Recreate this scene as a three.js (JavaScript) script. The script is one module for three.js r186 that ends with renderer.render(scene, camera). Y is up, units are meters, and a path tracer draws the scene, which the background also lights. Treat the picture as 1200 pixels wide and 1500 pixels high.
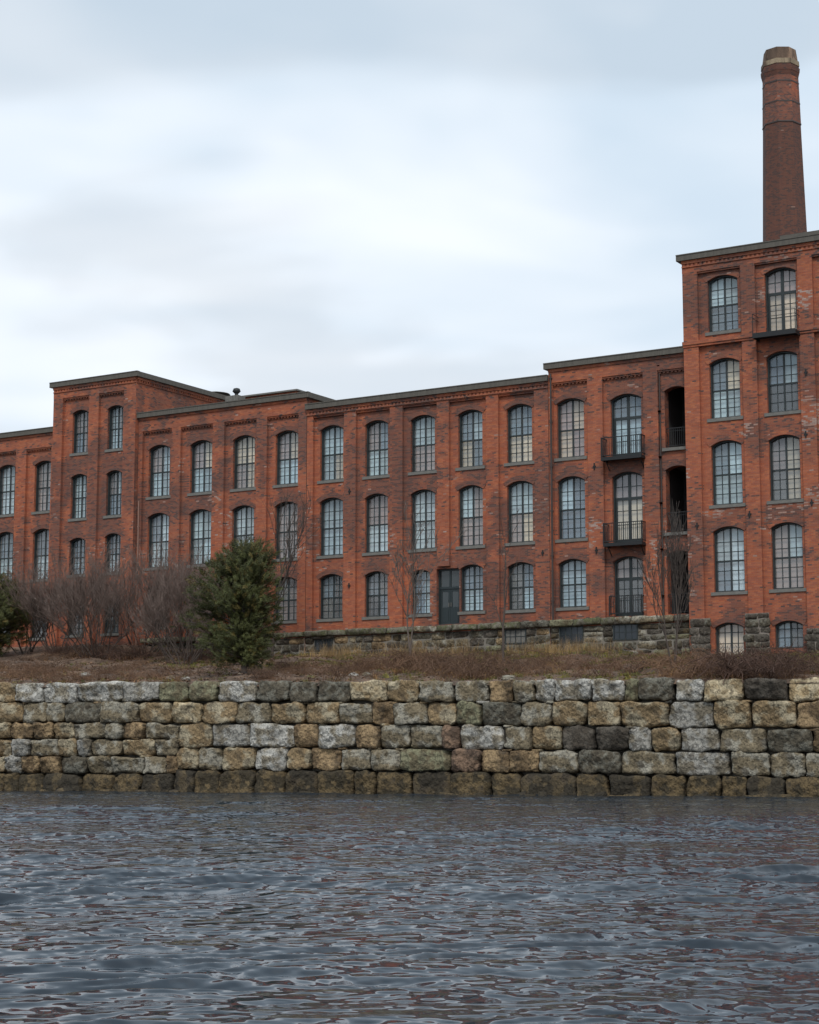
import * as THREE from 'three';
import { mergeGeometries, mergeVertices } from 'three/addons/utils/BufferGeometryUtils.js';

// ---------------------------------------------------------------- camera
const scene = new THREE.Scene();
const camera = new THREE.PerspectiveCamera(31.62, 0.8, 0.3, 3000);
camera.position.set(0, 1.55, 0);
camera.rotation.set(0.135, 0, 0);

// ---------------------------------------------------------------- noise
function rng(seed) {
  let a = seed >>> 0;
  return () => { a = (a + 0x6D2B79F5) | 0; let t = Math.imul(a ^ (a >>> 15), 1 | a); t = (t + Math.imul(t ^ (t >>> 7), 61 | t)) ^ t; return ((t ^ (t >>> 14)) >>> 0) / 4294967296; };
}
const NT = new Float32Array(65536); { const r = rng(99); for (let i = 0; i < 65536; i++) NT[i] = r(); }
const h2 = (i, j) => NT[((i & 255) << 8) | (j & 255)];
function vn(x, y) {
  const i = Math.floor(x), j = Math.floor(y); let u = x - i, v = y - j;
  u = u * u * (3 - 2 * u); v = v * v * (3 - 2 * v);
  const a = h2(i, j), b = h2(i + 1, j), c = h2(i, j + 1), d = h2(i + 1, j + 1);
  return a + (b - a) * u + (c - a) * v + (a - b - c + d) * u * v;
}
function fbm(x, y, o = 4) { let s = 0, a = 0.5, n = 0; for (let k = 0; k < o; k++) { s += a * vn(x, y); n += a; x = x * 2.03 + 17.3; y = y * 2.01 + 9.1; a *= 0.5; } return s / n; }
const clamp = (v, a = 0, b = 1) => Math.min(b, Math.max(a, v));
const sst = (a, b, v) => { const t = clamp((v - a) / (b - a)); return t * t * (3 - 2 * t); };
const mix = (a, b, t) => a + (b - a) * t;
function interp(x, xs, ys) { if (x <= xs[0]) return ys[0]; for (let i = 1; i < xs.length; i++) if (x <= xs[i]) return mix(ys[i - 1], ys[i], (x - xs[i - 1]) / (xs[i] - xs[i - 1])); return ys[ys.length - 1]; }

// ---------------------------------------------------------------- sky, sun, exposure
{
  const W = 2048, H = 1024, d = new Float32Array(W * H * 4);
  for (let j = 0; j < H; j++) for (let i = 0; i < W; i++) {
    const el = ((j + 0.5) / H - 0.5) * Math.PI, az = ((i + 0.5) / W - 0.5) * 2 * Math.PI;
    const y = Math.sin(el), x = Math.cos(el) * Math.cos(az), z = Math.cos(el) * Math.sin(az);
    const yy = Math.max(y, 0) + 0.11, px = x / yy, pz = z / yy;
    const wx = fbm(px * 0.7 + 3, pz * 0.7, 3) - 0.5, wz = fbm(px * 0.7 + 41, pz * 0.7 + 7, 3) - 0.5;
    const bx = px * 0.9 + pz * 0.22, bz = pz * 0.9 - px * 0.22;
    const n = fbm(bx * 0.62 + wx * 1.7 + 5.2, bz * 0.85 + wz * 1.7 + 2.7, 5);
    const m = fbm(bx * 1.9 + wx * 2 + 11, bz * 2.6 + wz * 2 + 31, 4);
    let c = sst(0.36, 0.62, n * 0.62 + m * 0.38) - 0.24 * sst(0.15, 0.8, y);
    const band = sst(0.42, 0.66, fbm(bx * 1.5 + wz * 2 + 70, bz * 3.2 + wx * 2 + 15, 5));
    c += (fbm(bx * 5.5 + wx * 3 + 21, bz * 8 + wz * 3, 4) - 0.5) * 0.42 * sst(0.02, 0.2, y);
    const low = Math.exp(-Math.max(y, 0) * 5.5);
    c = clamp(mix(c, 0.80, low * 0.36), 0, 1.05);
    const gy = 0.95 - 0.12 * band; const r = mix(0.585, 0.822, c) * gy, g = mix(0.685, 0.866, c) * (gy + 0.012), b = mix(0.780, 0.912, c) * (gy + 0.03);
    const k = (j * W + i) * 4;
    const gr = y < 0 ? sst(0, -0.03, y) : 0;
    d[k] = mix(r, 0.10, gr); d[k + 1] = mix(g, 0.10, gr); d[k + 2] = mix(b, 0.09, gr); d[k + 3] = 1;
  }
  const t = new THREE.DataTexture(d, W, H, THREE.RGBAFormat, THREE.FloatType);
  t.mapping = THREE.EquirectangularReflectionMapping; t.magFilter = t.minFilter = THREE.LinearFilter; t.wrapS = THREE.RepeatWrapping; t.needsUpdate = true;
  scene.background = t; scene.environment = t;
}
const sun = new THREE.DirectionalLight(new THREE.Color(1, 0.965, 0.92), 1.5);
sun.position.set(-8, 150, 32); sun.target.position.set(0, 8, -90);
sun.castShadow = true; sun.shadow.radius = 24; sun.shadow.mapSize.set(2048, 2048);
Object.assign(sun.shadow.camera, { left: -70, right: 70, top: 70, bottom: -70, near: 1, far: 400 });
scene.add(sun, sun.target);
const renderer = new THREE.WebGLRenderer({ antialias: true });
renderer.setSize(819, 1024);
renderer.toneMapping = THREE.LinearToneMapping;
renderer.toneMappingExposure = 1.2;
renderer.shadowMap.enabled = true; renderer.shadowMap.type = THREE.PCFSoftShadowMap;

// ---------------------------------------------------------------- frames of reference (metres, water level y = 0)
const PHI = 58.75 * Math.PI / 180, PSI = 67.5 * Math.PI / 180;
const U = new THREE.Vector3(Math.sin(PHI), 0, Math.cos(PHI)), N = new THREE.Vector3(-Math.cos(PHI), 0, Math.sin(PHI));   // along and out of the mill front
const P0 = new THREE.Vector3(0, 0, -100), FTURN = -(Math.PI / 2 - PHI);
const QU = new THREE.Vector3(Math.sin(PSI), 0, Math.cos(PSI)), QN = new THREE.Vector3(-Math.cos(PSI), 0, Math.sin(PSI)); // along and out of the river wall
const Q0 = new THREE.Vector3(0, 0, -78), QTURN = -(Math.PI / 2 - PSI);
const mill = (s, y, off) => P0.clone().addScaledVector(U, s).addScaledVector(N, off).setY(y);
const footAt = s => interp(s, [-30, -20, -8, 12, 17, 30], [8.55, 8.4, 7.4, 7.05, 6.6, 6.55]);
const wallTop = q => interp(q, [-60, -21, 0, 17.5, 60], [5.2, 5.05, 4.83, 4.66, 4.5]);
function bankAt(x, z) {
  const qx = x - Q0.x, qz = z - Q0.z, dq = -(qx * QN.x + qz * QN.z), q = qx * QU.x + qz * QU.z;
  const fx = x - P0.x, fz = z - P0.z, df = fx * N.x + fz * N.z, s = fx * U.x + fz * U.z;
  const tt = df <= 0 ? 1 : clamp(dq / (dq + df));
  const t = Math.pow(tt, 1.12);
  const bump = (fbm(x * 0.6 + 50, z * 0.6, 4) - 0.5) * 0.55 * sst(0, 2.5, dq) * sst(0, 1.5, df);
  return { y: mix(wallTop(q) - 0.06, footAt(s), t) + bump, dq, df, s, q };
}

// ---------------------------------------------------------------- naming helpers
const used = new Map();
function numbered(n) { const k = used.get(n) || 0; used.set(n, k + 1); return k ? `${n}_${String(k).padStart(3, '0')}` : n; }
function thing(name, label, category, pos, turn = 0, group) {
  const g = new THREE.Group(); g.name = numbered(name); g.position.copy(pos); g.rotation.y = turn;
  g.userData = { label, category }; if (group) g.userData.group = group;
  scene.add(g); return g;
}
function part(name, geo, mat, parent) {
  const m = new THREE.Mesh(geo, mat); m.name = name; m.castShadow = m.receiveShadow = true; parent.add(m); return m;
}
const flat = g => (g.index ? g.toNonIndexed() : g);
function merge(list) { return mergeGeometries(list.map(g => { const f = flat(g); for (const k of Object.keys(f.attributes)) if (!['position', 'normal', 'uv'].includes(k)) f.deleteAttribute(k); return f; })); }
function box(x0, x1, y0, y1, z0, z1) { const g = new THREE.BoxGeometry(x1 - x0, y1 - y0, z1 - z0); g.translate((x0 + x1) / 2, (y0 + y1) / 2, (z0 + z1) / 2); return g; }
function metric(g, W = 1, H = 1, ox = 0, oy = 0) {   // uv in metres on each face's own plane, divided by the sheet's size
  const f = flat(g), p = f.attributes.position, n = f.attributes.normal, uv = new Float32Array(p.count * 2);
  for (let i = 0; i < p.count; i++) {
    const ax = Math.abs(n.getX(i)), ay = Math.abs(n.getY(i)), az = Math.abs(n.getZ(i));
    let u, v;
    if (az >= ax && az >= ay) { u = p.getX(i); v = p.getY(i); } else if (ax >= ay) { u = p.getX(i) - p.getZ(i); v = p.getY(i); } else { u = p.getX(i); v = p.getY(i) - p.getZ(i); }
    uv[2 * i] = (u + ox) / W; uv[2 * i + 1] = (v + oy) / H;
  }
  f.setAttribute('uv', new THREE.BufferAttribute(uv, 2)); return f;
}

// ---------------------------------------------------------------- textures
const to8 = v => { v = clamp(v); return Math.round(255 * (v <= 0.0031308 ? v * 12.92 : 1.055 * Math.pow(v, 1 / 2.4) - 0.055)); };
function colourTex(w, h, fn) {   // fn(i, j, out) gives a linear colour
  const d = new Uint8Array(w * h * 4), o = [0, 0, 0];
  for (let j = 0; j < h; j++) for (let i = 0; i < w; i++) { fn(i, j, o); const k = (j * w + i) * 4; d[k] = to8(o[0]); d[k + 1] = to8(o[1]); d[k + 2] = to8(o[2]); d[k + 3] = 255; }
  const t = new THREE.DataTexture(d, w, h); t.colorSpace = THREE.SRGBColorSpace; t.wrapS = t.wrapT = THREE.RepeatWrapping;
  t.magFilter = THREE.LinearFilter; t.minFilter = THREE.LinearMipmapLinearFilter; t.generateMipmaps = true; t.needsUpdate = true; return t;
}
function greyTex(w, h, fn) {
  const d = new Uint8Array(w * h * 4);
  for (let j = 0; j < h; j++) for (let i = 0; i < w; i++) { const k = (j * w + i) * 4; d[k] = d[k + 1] = d[k + 2] = clamp(fn(i, j)) * 255; d[k + 3] = 255; }
  const t = new THREE.DataTexture(d, w, h); t.wrapS = t.wrapT = THREE.RepeatWrapping; t.magFilter = THREE.LinearFilter; t.minFilter = THREE.LinearMipmapLinearFilter; t.generateMipmaps = true; t.needsUpdate = true; return t;
}
// brickwork: single bricks of many firings, sooty and salt-bloomed patches made of whole bricks
const BRICK = [[0.355, 0.102, 0.045], [0.325, 0.090, 0.041], [0.385, 0.120, 0.052], [0.30, 0.082, 0.041], [0.29, 0.085, 0.046], [0.36, 0.110, 0.054]];
const SOOT = [[0.098, 0.050, 0.040], [0.092, 0.056, 0.049], [0.125, 0.053, 0.039], [0.078, 0.050, 0.045]];
const BLOOM = [[0.33, 0.20, 0.155], [0.36, 0.26, 0.22], [0.31, 0.16, 0.115]];
function brickTex(Wm, Hm, seed, { dark = 0.5, bloom = 0.5, ppm = 56, spots = [], soot = 0.72 } = {}) {
  const w = Math.min(2048, Math.round(Wm * ppm)), h = Math.min(2048, Math.round(Hm * ppm));
  const nr = Math.ceil(Hm / 0.075) + 1, nc = Math.ceil(Wm / 0.215) + 2, col = new Float32Array(nr * nc * 3), r = rng(seed);
  for (let a = 0; a < nr; a++) for (let b = 0; b < nc; b++) {
    const x = b * 0.215, y = a * 0.075;
    const big = fbm(x * 0.33 + seed * 3.7, y * 0.27 + seed, 4), fine = fbm(x * 1.3 + seed * 7.1, y * 1.5 + 40, 3), tone = fbm(x * 0.21 + 80, y * 0.5 + seed * 5, 3);
    let sd = sst(0.60 - dark * 0.16, 0.80 - dark * 0.16, big * 0.62 + fine * 0.42);
    for (const [cx, cy, rx, ry, k] of spots) { const e = Math.hypot((x - cx) / rx, (y - cy) / ry) + (fine - 0.5) * 1.5; sd = Math.max(sd, k * sst(1.15, 0.55, e)); }
    const bl = sst(0.67, 0.80, fbm(x * 0.62 + 200 + seed, y * 0.5 + 9, 4)) * bloom;
    const q = r();
    let c = BRICK[Math.floor(r() * BRICK.length)], k = 0.91 + r() * 0.18;
    k *= 0.90 + 0.25 * tone;
    if (q < sd * 0.3 + 0.02) c = SOOT[Math.floor(r() * SOOT.length)];
    else if (q > 1 - bl * 0.4 - 0.004) c = BLOOM[Math.floor(r() * BLOOM.length)];
    const o = (a * nc + b) * 3, mx = Math.min(1, sd * soot);
    for (let z = 0; z < 3; z++) col[o + z] = mix(c[z] * k, SOOT[0][z], c === BLOOM[0] ? 0 : mx);
  }
  return colourTex(w, h, (i, j, o) => {
    const x = i / w * Wm, y = j / h * Hm, a = Math.floor(y / 0.075), fy = y / 0.075 - a, xx = x / 0.215 + (a & 1) * 0.5, b = Math.floor(xx), fx = xx - b;
    const k = (a * nc + b) * 3;
    if (fy < 0.15 || fx < 0.055) { const m = 0.75 + 0.5 * h2(i * 3 + seed, j); o[0] = mix(0.19 * m, col[k], 0.35); o[1] = mix(0.115 * m, col[k + 1], 0.35); o[2] = mix(0.09 * m, col[k + 2], 0.35); return; }
    const g = 0.88 + 0.24 * h2(i + 31 * seed, j + 7);
    o[0] = col[k] * g; o[1] = col[k + 1] * g; o[2] = col[k + 2] * g;
  });
}
const std = (o) => new THREE.MeshStandardMaterial({ roughness: 0.9, metalness: 0, ...o });
const lin = (r, g, b) => new THREE.Color().setRGB(r, g, b);
// stone skins
function stoneTex(seed, base, alt, amt, fleck) {
  return colourTex(512, 512, (i, j, o) => {
    const x = i / 512, y = j / 512;
    const p = (f, k) => { // tileable by blending
      const a = fbm(x * f + k, y * f + k, 5), b = fbm((x - 1) * f + k, y * f + k, 5), c = fbm(x * f + k, (y - 1) * f + k, 5), d = fbm((x - 1) * f + k, (y - 1) * f + k, 5);
      return mix(mix(a, b, x), mix(c, d, x), y);
    };
    const m = sst(0.45 - amt, 0.56, p(4.2, seed * 13 + 3)), s = p(28, seed * 5 + 60), g = 0.8 + 0.4 * h2(i + seed, j * 3), v = p(3, seed + 90);
    const crack = Math.abs(p(9, seed * 3 + 140) - 0.5) < 0.02 ? 0.5 : 1;
    for (let z = 0; z < 3; z++) o[z] = mix(base[z], alt[z], m) * (0.30 + 1.4 * s) * (0.5 + 1.0 * v) * g * crack;
    const st = sst(0.56, 0.66, p(4.5, seed * 7 + 33)) * 0.75;   // dark iron and algae stains
    o[0] = mix(o[0], 0.060, st * 0.8); o[1] = mix(o[1], 0.046, st * 0.8); o[2] = mix(o[2], 0.030, st * 0.8);
    if (h2(i * 7 + seed * 3, j * 5) > 1 - fleck) { o[0] *= 1.6; o[1] *= 1.6; o[2] *= 1.6; }
  });
}
const grainBump = greyTex(512, 512, (i, j) => { const x = i / 512, y = j / 512; const f = (xx, yy) => fbm(xx * 12 + 5, yy * 12 + 5, 6); return mix(mix(f(x, y), f(x - 1, y), x), mix(f(x, y - 1), f(x - 1, y - 1), x), y); });

// ---------------------------------------------------------------- materials
const M = {
  arch: null,
  fascia: std({ map: colourTex(256, 256, (i, j, o) => { const k = 0.75 + 0.5 * fbm(i / 9, j / 60, 4); o[0] = 0.100 * k; o[1] = 0.090 * k; o[2] = 0.074 * k; }), roughness: 0.75 }),
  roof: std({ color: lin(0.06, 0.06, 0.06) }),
  frame: std({ color: lin(0.022, 0.030, 0.031), roughness: 0.55 }),
  sill: std({ map: colourTex(256, 256, (i, j, o) => { const k = 0.6 + 0.8 * fbm(i / 20, j / 20, 4); o[0] = 0.16 * k; o[1] = 0.155 * k; o[2] = 0.14 * k; }), roughness: 0.9 }),
  iron: std({ color: lin(0.018, 0.019, 0.020), roughness: 0.6, metalness: 0.2 }),
  door: std({ color: lin(0.016, 0.026, 0.028), roughness: 0.45 }),
  interior: std({ color: lin(0.13, 0.12, 0.11) }),
  pipe: std({ color: lin(0.26, 0.15, 0.11), roughness: 0.6 }),
  pipeDark: std({ color: lin(0.05, 0.035, 0.03), roughness: 0.6 }),
  mortar: std({ color: lin(0.20, 0.18, 0.15) }),
  mortarPale: std({ color: lin(0.24, 0.205, 0.175) }),
  moss: std({ map: stoneTex(9, [0.17, 0.155, 0.115], [0.105, 0.108, 0.050], 0.02, 0.01), bumpMap: grainBump, bumpScale: 0.03 }),
};
const glassTint = [[0.90, 0.95, 0.96], [0.86, 0.92, 0.95], [0.92, 0.94, 0.95]].map(c => new THREE.MeshPhysicalMaterial({ color: lin(...c), roughness: 0.04, metalness: 0.15, transmission: 1, thickness: 0, ior: 1.52, side: THREE.DoubleSide }));
const doorGlass = new THREE.MeshPhysicalMaterial({ color: lin(0.3, 0.36, 0.37), roughness: 0.08, metalness: 0.15, transmission: 1, thickness: 0, ior: 1.5, side: THREE.DoubleSide });
const BLINDS = { w: [0.58, 0.72, 0.74], p: [0.40, 0.275, 0.235], b: [0.86, 0.66, 0.44], g: [0.15, 0.225, 0.28], t: [0.17, 0.145, 0.12] }, blindMat = {};
for (const k in BLINDS) blindMat[k] = [0.68, 0.84, 1, 1.14].map((v, i) => std({ color: lin(BLINDS[k][0] * v, BLINDS[k][1] * v, BLINDS[k][2] * (v + (i % 2) * 0.03)) }));

// ---------------------------------------------------------------- windows
function archRise(w) { return w * 0.15; }
function archY(x, w, h, rise) { const R = (w * w / 4 + rise * rise) / (2 * rise); return h - R + Math.sqrt(Math.max(0, R * R - x * x)); }
function archPath(P, x0, y0, w, h, rise, seg = 10) {   // closed outline, x0 the centre
  P.moveTo(x0 - w / 2, y0); P.lineTo(x0 + w / 2, y0);
  for (let k = 0; k <= seg; k++) { const x = w / 2 - w * k / seg; P.lineTo(x0 + x, y0 + archY(x, w, h, rise)); }
  P.closePath(); return P;
}
function paneGeo(x0, x1, y0, top, w, h, rise) {   // a pane whose head may follow the arch
  const S = new THREE.Shape(); S.moveTo(x0, y0); S.lineTo(x1, y0);
  if (top === null) for (let k = 0; k <= 4; k++) { const x = mix(x1, x0, k / 4); S.lineTo(x, archY(x, w, h, rise) - 0.03); }
  else { S.lineTo(x1, top); S.lineTo(x0, top); }
  const g = new THREE.ShapeGeometry(S); g.computeBoundingBox(); const c = g.boundingBox.getCenter(new THREE.Vector3()); g.translate(-c.x, -c.y, 0); g.userData = { c }; return g;
}
const winCache = new Map();
let wr = rng(4242);
// kind: 'sash' 4 panes wide, 6 high; 'french' transom lights over a pair of glazed doors; 'narrow' 3 wide; 'cellar' 4 x 3
function windowGeos(w, h, kind) {
  const key = `${w.toFixed(2)}_${h.toFixed(2)}_${kind}`; if (winCache.has(key)) return winCache.get(key);
  const rise = archRise(w), fw = 0.065, D0 = -0.04, D1 = 0.04;
  const S = archPath(new THREE.Shape(), 0, 0, w - 0.01, h - 0.005, rise);
  const hole = archPath(new THREE.Path(), 0, fw, w - 2 * fw, h - 2 * fw, rise * 0.9); S.holes.push(hole);
  const frame = new THREE.ExtrudeGeometry(S, { depth: 0.24, bevelEnabled: false, curveSegments: 4 }); frame.translate(0, 0, -0.055);
  const iw = w - 2 * fw, ih = h - 2 * fw, ir = rise * 0.9, bars = [], thin = 0.036, thick = 0.085;
  const topAt = x => fw + archY(x, iw, ih, ir);
  const cols = kind === 'narrow' ? 3 : 4, xs = []; for (let k = 0; k <= cols; k++) xs.push(-iw / 2 + iw * k / cols);
  let ys, heavy;
  if (kind === 'french') { const tr = h * 0.63; ys = [fw + 0.22, 0, 0, tr, 0, h]; ys = [fw + 0.16, mix(fw + 0.16, tr, 0.36), mix(fw + 0.16, tr, 0.70), tr, mix(tr, h, 0.46), h]; heavy = 3; }
  else if (kind === 'cellar') { ys = [fw, mix(fw, h, 0.36), mix(fw, h, 0.7), h]; heavy = -1; }
  else { const mid = h * 0.475; ys = [fw, mix(fw, mid, 0.345), mix(fw, mid, 0.675), mid, mix(mid, h, 0.27), mix(mid, h, 0.56), h]; heavy = 3; }
  for (let k = 1; k < cols; k++) { const t = cols === 4 && k === 2 ? (kind === 'french' ? 0.15 : thick) : thin; bars.push(box(xs[k] - t / 2, xs[k] + t / 2, fw - 0.01, topAt(xs[k]) + 0.012, D0 * (t > 0.05 ? 1 : 0.6), D1 * (t > 0.05 ? 1.05 : 0.6))); }
  for (let k = 1; k < ys.length - 1; k++) { const t = k === heavy ? (kind === 'french' ? 0.15 : 0.085) : thin; bars.push(box(-iw / 2 - 0.01, iw / 2 + 0.01, ys[k] - t / 2, ys[k] + t / 2, D0 * (t > 0.05 ? 0.9 : 0.5), D1 * (t > 0.05 ? 0.92 : 0.5))); }
  if (kind === 'french') { bars.push(box(-iw / 2, iw / 2, fw - 0.01, ys[0], -0.03, 0.03)); for (const sx of [-1, 1]) bars.push(box(sx * (iw / 2 - 0.045) - 0.045, sx * (iw / 2 - 0.045) + 0.045, fw - 0.01, ys[3], -0.032, 0.034)); }
  const panes = [];
  for (let r = 0; r < ys.length - 1; r++) for (let c = 0; c < cols; c++) panes.push({ g: paneGeo(xs[c], xs[c + 1], ys[r], r === ys.length - 2 ? null : ys[r + 1], iw, ih + fw, ir), r, c });
  const out = { frame, bars: merge(bars), panes, xs, ys, heavy: heavy < 0 ? 2 : heavy, iw, ih, fw, ir }; winCache.set(key, out); return out;
}
function makeWindow(parent, cx, y0, w, h, z, tones, kind = 'sash', sill = true) {
  const W = new THREE.Group(); W.name = kind === 'french' ? 'glazed_door' : 'window'; W.position.set(cx, y0, z); parent.add(W);
  const G = windowGeos(w, h, kind);
  part('frame', G.frame, M.frame, W); part('glazing_bars', G.bars, M.frame, W);
  const mt = glassTint[Math.floor(wr() * 3)];
  const lx = (wr() - 0.5) * 0.012, ly = (wr() - 0.5) * 0.012;
  for (const { g, r, c } of G.panes) {
    const p = part('pane', g, mt, W); p.position.set(g.userData.c.x, g.userData.c.y, 0.002);
    p.rotation.set(lx + (wr() - 0.5) * 0.022, ly + (wr() - 0.5) * 0.022, 0);
  }
  if (sill) part('sill', box(-w / 2 - 0.16, w / 2 + 0.16, -0.17, -0.005, -0.12, 0.40), M.sill, W);
  // roller blinds and curtains behind the glass, one per quarter of the window: top two, bottom two
  const mid = G.ys[G.heavy];
  [...tones].forEach((t, k) => {
    if (!blindMat[t]) return;
    const right = k % 2, top = k < 2, x0 = right ? 0.004 : -G.iw / 2 - 0.02, x1 = right ? G.iw / 2 + 0.02 : -0.004;
    const yA = top ? mid + 0.01 : -0.02, yB = top ? h - 0.02 : mid - 0.01;
    part('blind', box(x0, x1, yA, yB, -0.155, -0.14), blindMat[t][Math.floor(wr() * 4)], W);
  });
  return W;
}

// ---------------------------------------------------------------- mill buildings
function hoodGeo(w, h, t) {   // a band of arch bricks over an opening
  const rise = archRise(w), S = new THREE.Shape(), seg = 12, R = (w * w / 4 + rise * rise) / (2 * rise), cy = h - R, a0 = Math.asin(w / 2 / R) + 0.05;
  for (let k = 0; k <= seg; k++) { const a = mix(-a0, a0, k / seg); S[k ? 'lineTo' : 'moveTo'](R * Math.sin(a), cy + R * Math.cos(a)); }
  for (let k = seg; k >= 0; k--) { const a = mix(-a0, a0, k / seg); S.lineTo((R + t) * Math.sin(a), cy + (R + t) * Math.cos(a)); }
  S.closePath();
  return new THREE.ExtrudeGeometry(S, { depth: 0.05, bevelEnabled: false });
}
const PANEL = -0.20, BACK = -0.70, GLASS = -0.54;   // bay panel, inner face of the wall, plane of the glass
function makeMill(B) {
  const { s0, s1, off = 0, foot, eave, depth = 12 } = B, W = s1 - s0, H = eave - foot;
  const g = thing('brick_mill_building', B.label, 'building', mill(s0, foot, off), FTURN);
  const X = s => s - s0, Y = h => h - foot;
  const TW = Math.min(W, 20), TH = H;
  const sr = rng(B.seed + 900), spots = [...(B.tex.spots || [])];   // sooty brickwork over the arches and down the piers
  for (const o of B.open) if (!o.cellar) { spots.push([X((o.a + o.b) / 2) + (sr() - 0.5) * 0.8, Y(o.y1) + 0.25, 0.7 + sr() * 0.7, 0.45 + sr() * 0.5, 0.45 + 0.6 * sr()]); if (sr() < 0.5) spots.push([X(o.a) + sr() * 1.6, Y(o.y0) - 0.4, 0.8, 0.5, 0.3 + 0.5 * sr()]); }
  for (const [a, b] of B.piers) for (let q = 0; q < 3; q++) if (sr() < 0.7) spots.push([X((a + b) / 2), sr() * H, 0.5 + sr() * 0.25, 0.8 + sr() * 1.8, 0.35 + 0.6 * sr()]);
  const mat = std({ map: brickTex(TW, TH, B.seed, { ...B.tex, spots }) });
  const archMat = std({ map: brickTex(4, 4, B.seed + 50, { dark: 2.2, bloom: 0.5, ppm: 64 }) });
  const uv = geo => metric(geo, TW, TH);
  // front wall with its openings
  const S = new THREE.Shape(); S.moveTo(0.002, 0); S.lineTo(W - 0.002, 0); S.lineTo(W - 0.002, H - 0.1); S.lineTo(0.002, H - 0.1); S.closePath();
  for (const o of B.open) {
    if (o.square) { const P = new THREE.Path(); P.moveTo(X(o.a), Y(o.y0)); P.lineTo(X(o.b), Y(o.y0)); P.lineTo(X(o.b), Y(o.y1)); P.lineTo(X(o.a), Y(o.y1)); P.closePath(); S.holes.push(P); }
    else S.holes.push(archPath(new THREE.Path(), X((o.a + o.b) / 2), Y(o.y0), o.b - o.a, o.y1 - o.y0, archRise(o.b - o.a)));
  }
  const front = new THREE.ExtrudeGeometry(S, { depth: PANEL - BACK, bevelEnabled: false }); front.translate(0, 0, BACK);
  part('front_wall', uv(front), mat, g);
  // piers, each standing proud of the bays, and the plain frieze above
  for (const [a, b, lo, hi] of B.piers) part('pier', uv(box(X(a), X(b), lo ? Y(lo) : 0, Y(hi || B.panelTop), PANEL - 0.01, 0)), mat, g);
  part('frieze', uv(box(0.001, W - 0.001, Y(B.panelTop), H - 0.3, PANEL - 0.012, 0.002)), mat, g);
  // stepped brick teeth at the head of each bay
  const teeth = [], tr = rng(B.seed + 5);
  const ps = [...B.piers].filter(p => !p[2]).sort((a, b) => a[0] - b[0]);
  for (let k = 0; k + 1 < ps.length; k++) {
    const a = X(ps[k][1]), b = X(ps[k + 1][0]), yt = Y(B.panelTop);
    teeth.push(box(a, b, yt - 0.085, yt - 0.002, PANEL - 0.01, -0.05));
    if (!B.plainHeads) for (let x = a + 0.06; x < b - 0.12; x += 0.22) teeth.push(box(x, x + 0.115, yt - 0.16, yt - 0.085, PANEL - 0.01, -0.09));
  }
  const tm = part('corbel_teeth', uv(merge(teeth)), mat, g); tm.userData.kind = 'stuff';
  if (B.dentils) {
    const ds = [box(0.001, W, H - 0.66, H - 0.60, -0.05, 0.06)];
    for (let x = 0.05; x < W - 0.15; x += 0.235) ds.push(box(x, x + 0.125, H - 0.60, H - 0.47, -0.05, 0.04));
    ds.push(box(0.0, W, H - 0.47, H - 0.3, -0.05, 0.08));
    if (B.side) { // and along the end wall
      for (let z = -0.2; z > -depth + 0.3; z -= 0.235) ds.push(box(W - 0.03, W + 0.075, H - 0.60, H - 0.47, z - 0.125, z));
      ds.push(box(W - 0.03, W + 0.06, H - 0.66, H - 0.60, -depth + 0.1, -0.06)); ds.push(box(W - 0.03, W + 0.1, H - 0.47, H - 0.3, -depth + 0.1, -0.06));
    }
    const dm = part('dentil_course', uv(merge(ds)), mat, g); dm.userData.kind = 'stuff';
  } else part('cornice', uv(box(0.0, W, H - 0.46, H - 0.3, -0.05, 0.055)), mat, g);
  // weathered eaves board and flat roof
  const e = B.overR ?? 0.03, l = B.overL ?? 0.03;
  const fa = [box(-l, W + e, H - 0.3, H - 0.02, -0.04, 0.2), box(-l, W + e, H - 0.02, H + 0.03, -0.05, 0.23)];
  if (e > 0.1) fa.push(box(W - 0.03, W + e, H - 0.3, H + 0.01, -depth, -0.05)); if (l > 0.1) fa.push(box(-l, 0.03, H - 0.3, H + 0.01, -depth, -0.05));
  part('eaves_board', metric(merge(fa), 2, 2), M.fascia, g);
  part('roof', box(0.004, W - 0.004, H - 0.28, H - 0.04, -depth, -0.045), M.roof, g);
  // end walls, rear wall, floors
  for (const [a, b] of [[0.002, 0.4], [W - 0.4, W - 0.002]]) part('end_wall', uv(box(a, b, 0, H - 0.285, -depth, BACK - 0.001)), mat, g);
  part('rear_wall', uv(box(0.41, W - 0.41, 0, H - 0.285, -depth, -depth + 0.4)), mat, g);
  for (const f of B.floors) part('floor_slab', box(0.41, W - 0.41, Y(f) - 0.35, Y(f), -depth + 0.41, BACK - 0.002), M.interior, g);
  part('partition', box(0.41, W - 0.41, 0.1, H - 0.29, -5.2, -5.0), M.interior, g);
  // windows, doors, arches
  for (const o of B.open) {
    const cx = X((o.a + o.b) / 2), w = o.b - o.a, h = o.y1 - o.y0;
    if (!o.square) { const hg = hoodGeo(w, h, o.cellar ? 0.2 : 0.26); hg.translate(cx, Y(o.y0), PANEL - 0.018); part('arch', metric(hg, 4, 4), archMat, g); }
    if (o.none) { if (o.sillOnly) part('sill', box(cx - w / 2 - 0.14, cx + w / 2 - 0.02, Y(o.y0) - 0.17, Y(o.y0) - 0.005, BACK + 0.1, -0.06), M.sill, g); continue; }
    if (o.square) { makeDoor(g, cx, Y(o.y0), w, h); continue; }
    makeWindow(g, cx, Y(o.y0), w, h, GLASS, o.t || 'wwww', o.kind || 'sash', o.sill !== false);
  }
  return { g, X, Y, mat, archMat, uv };
}
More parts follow.
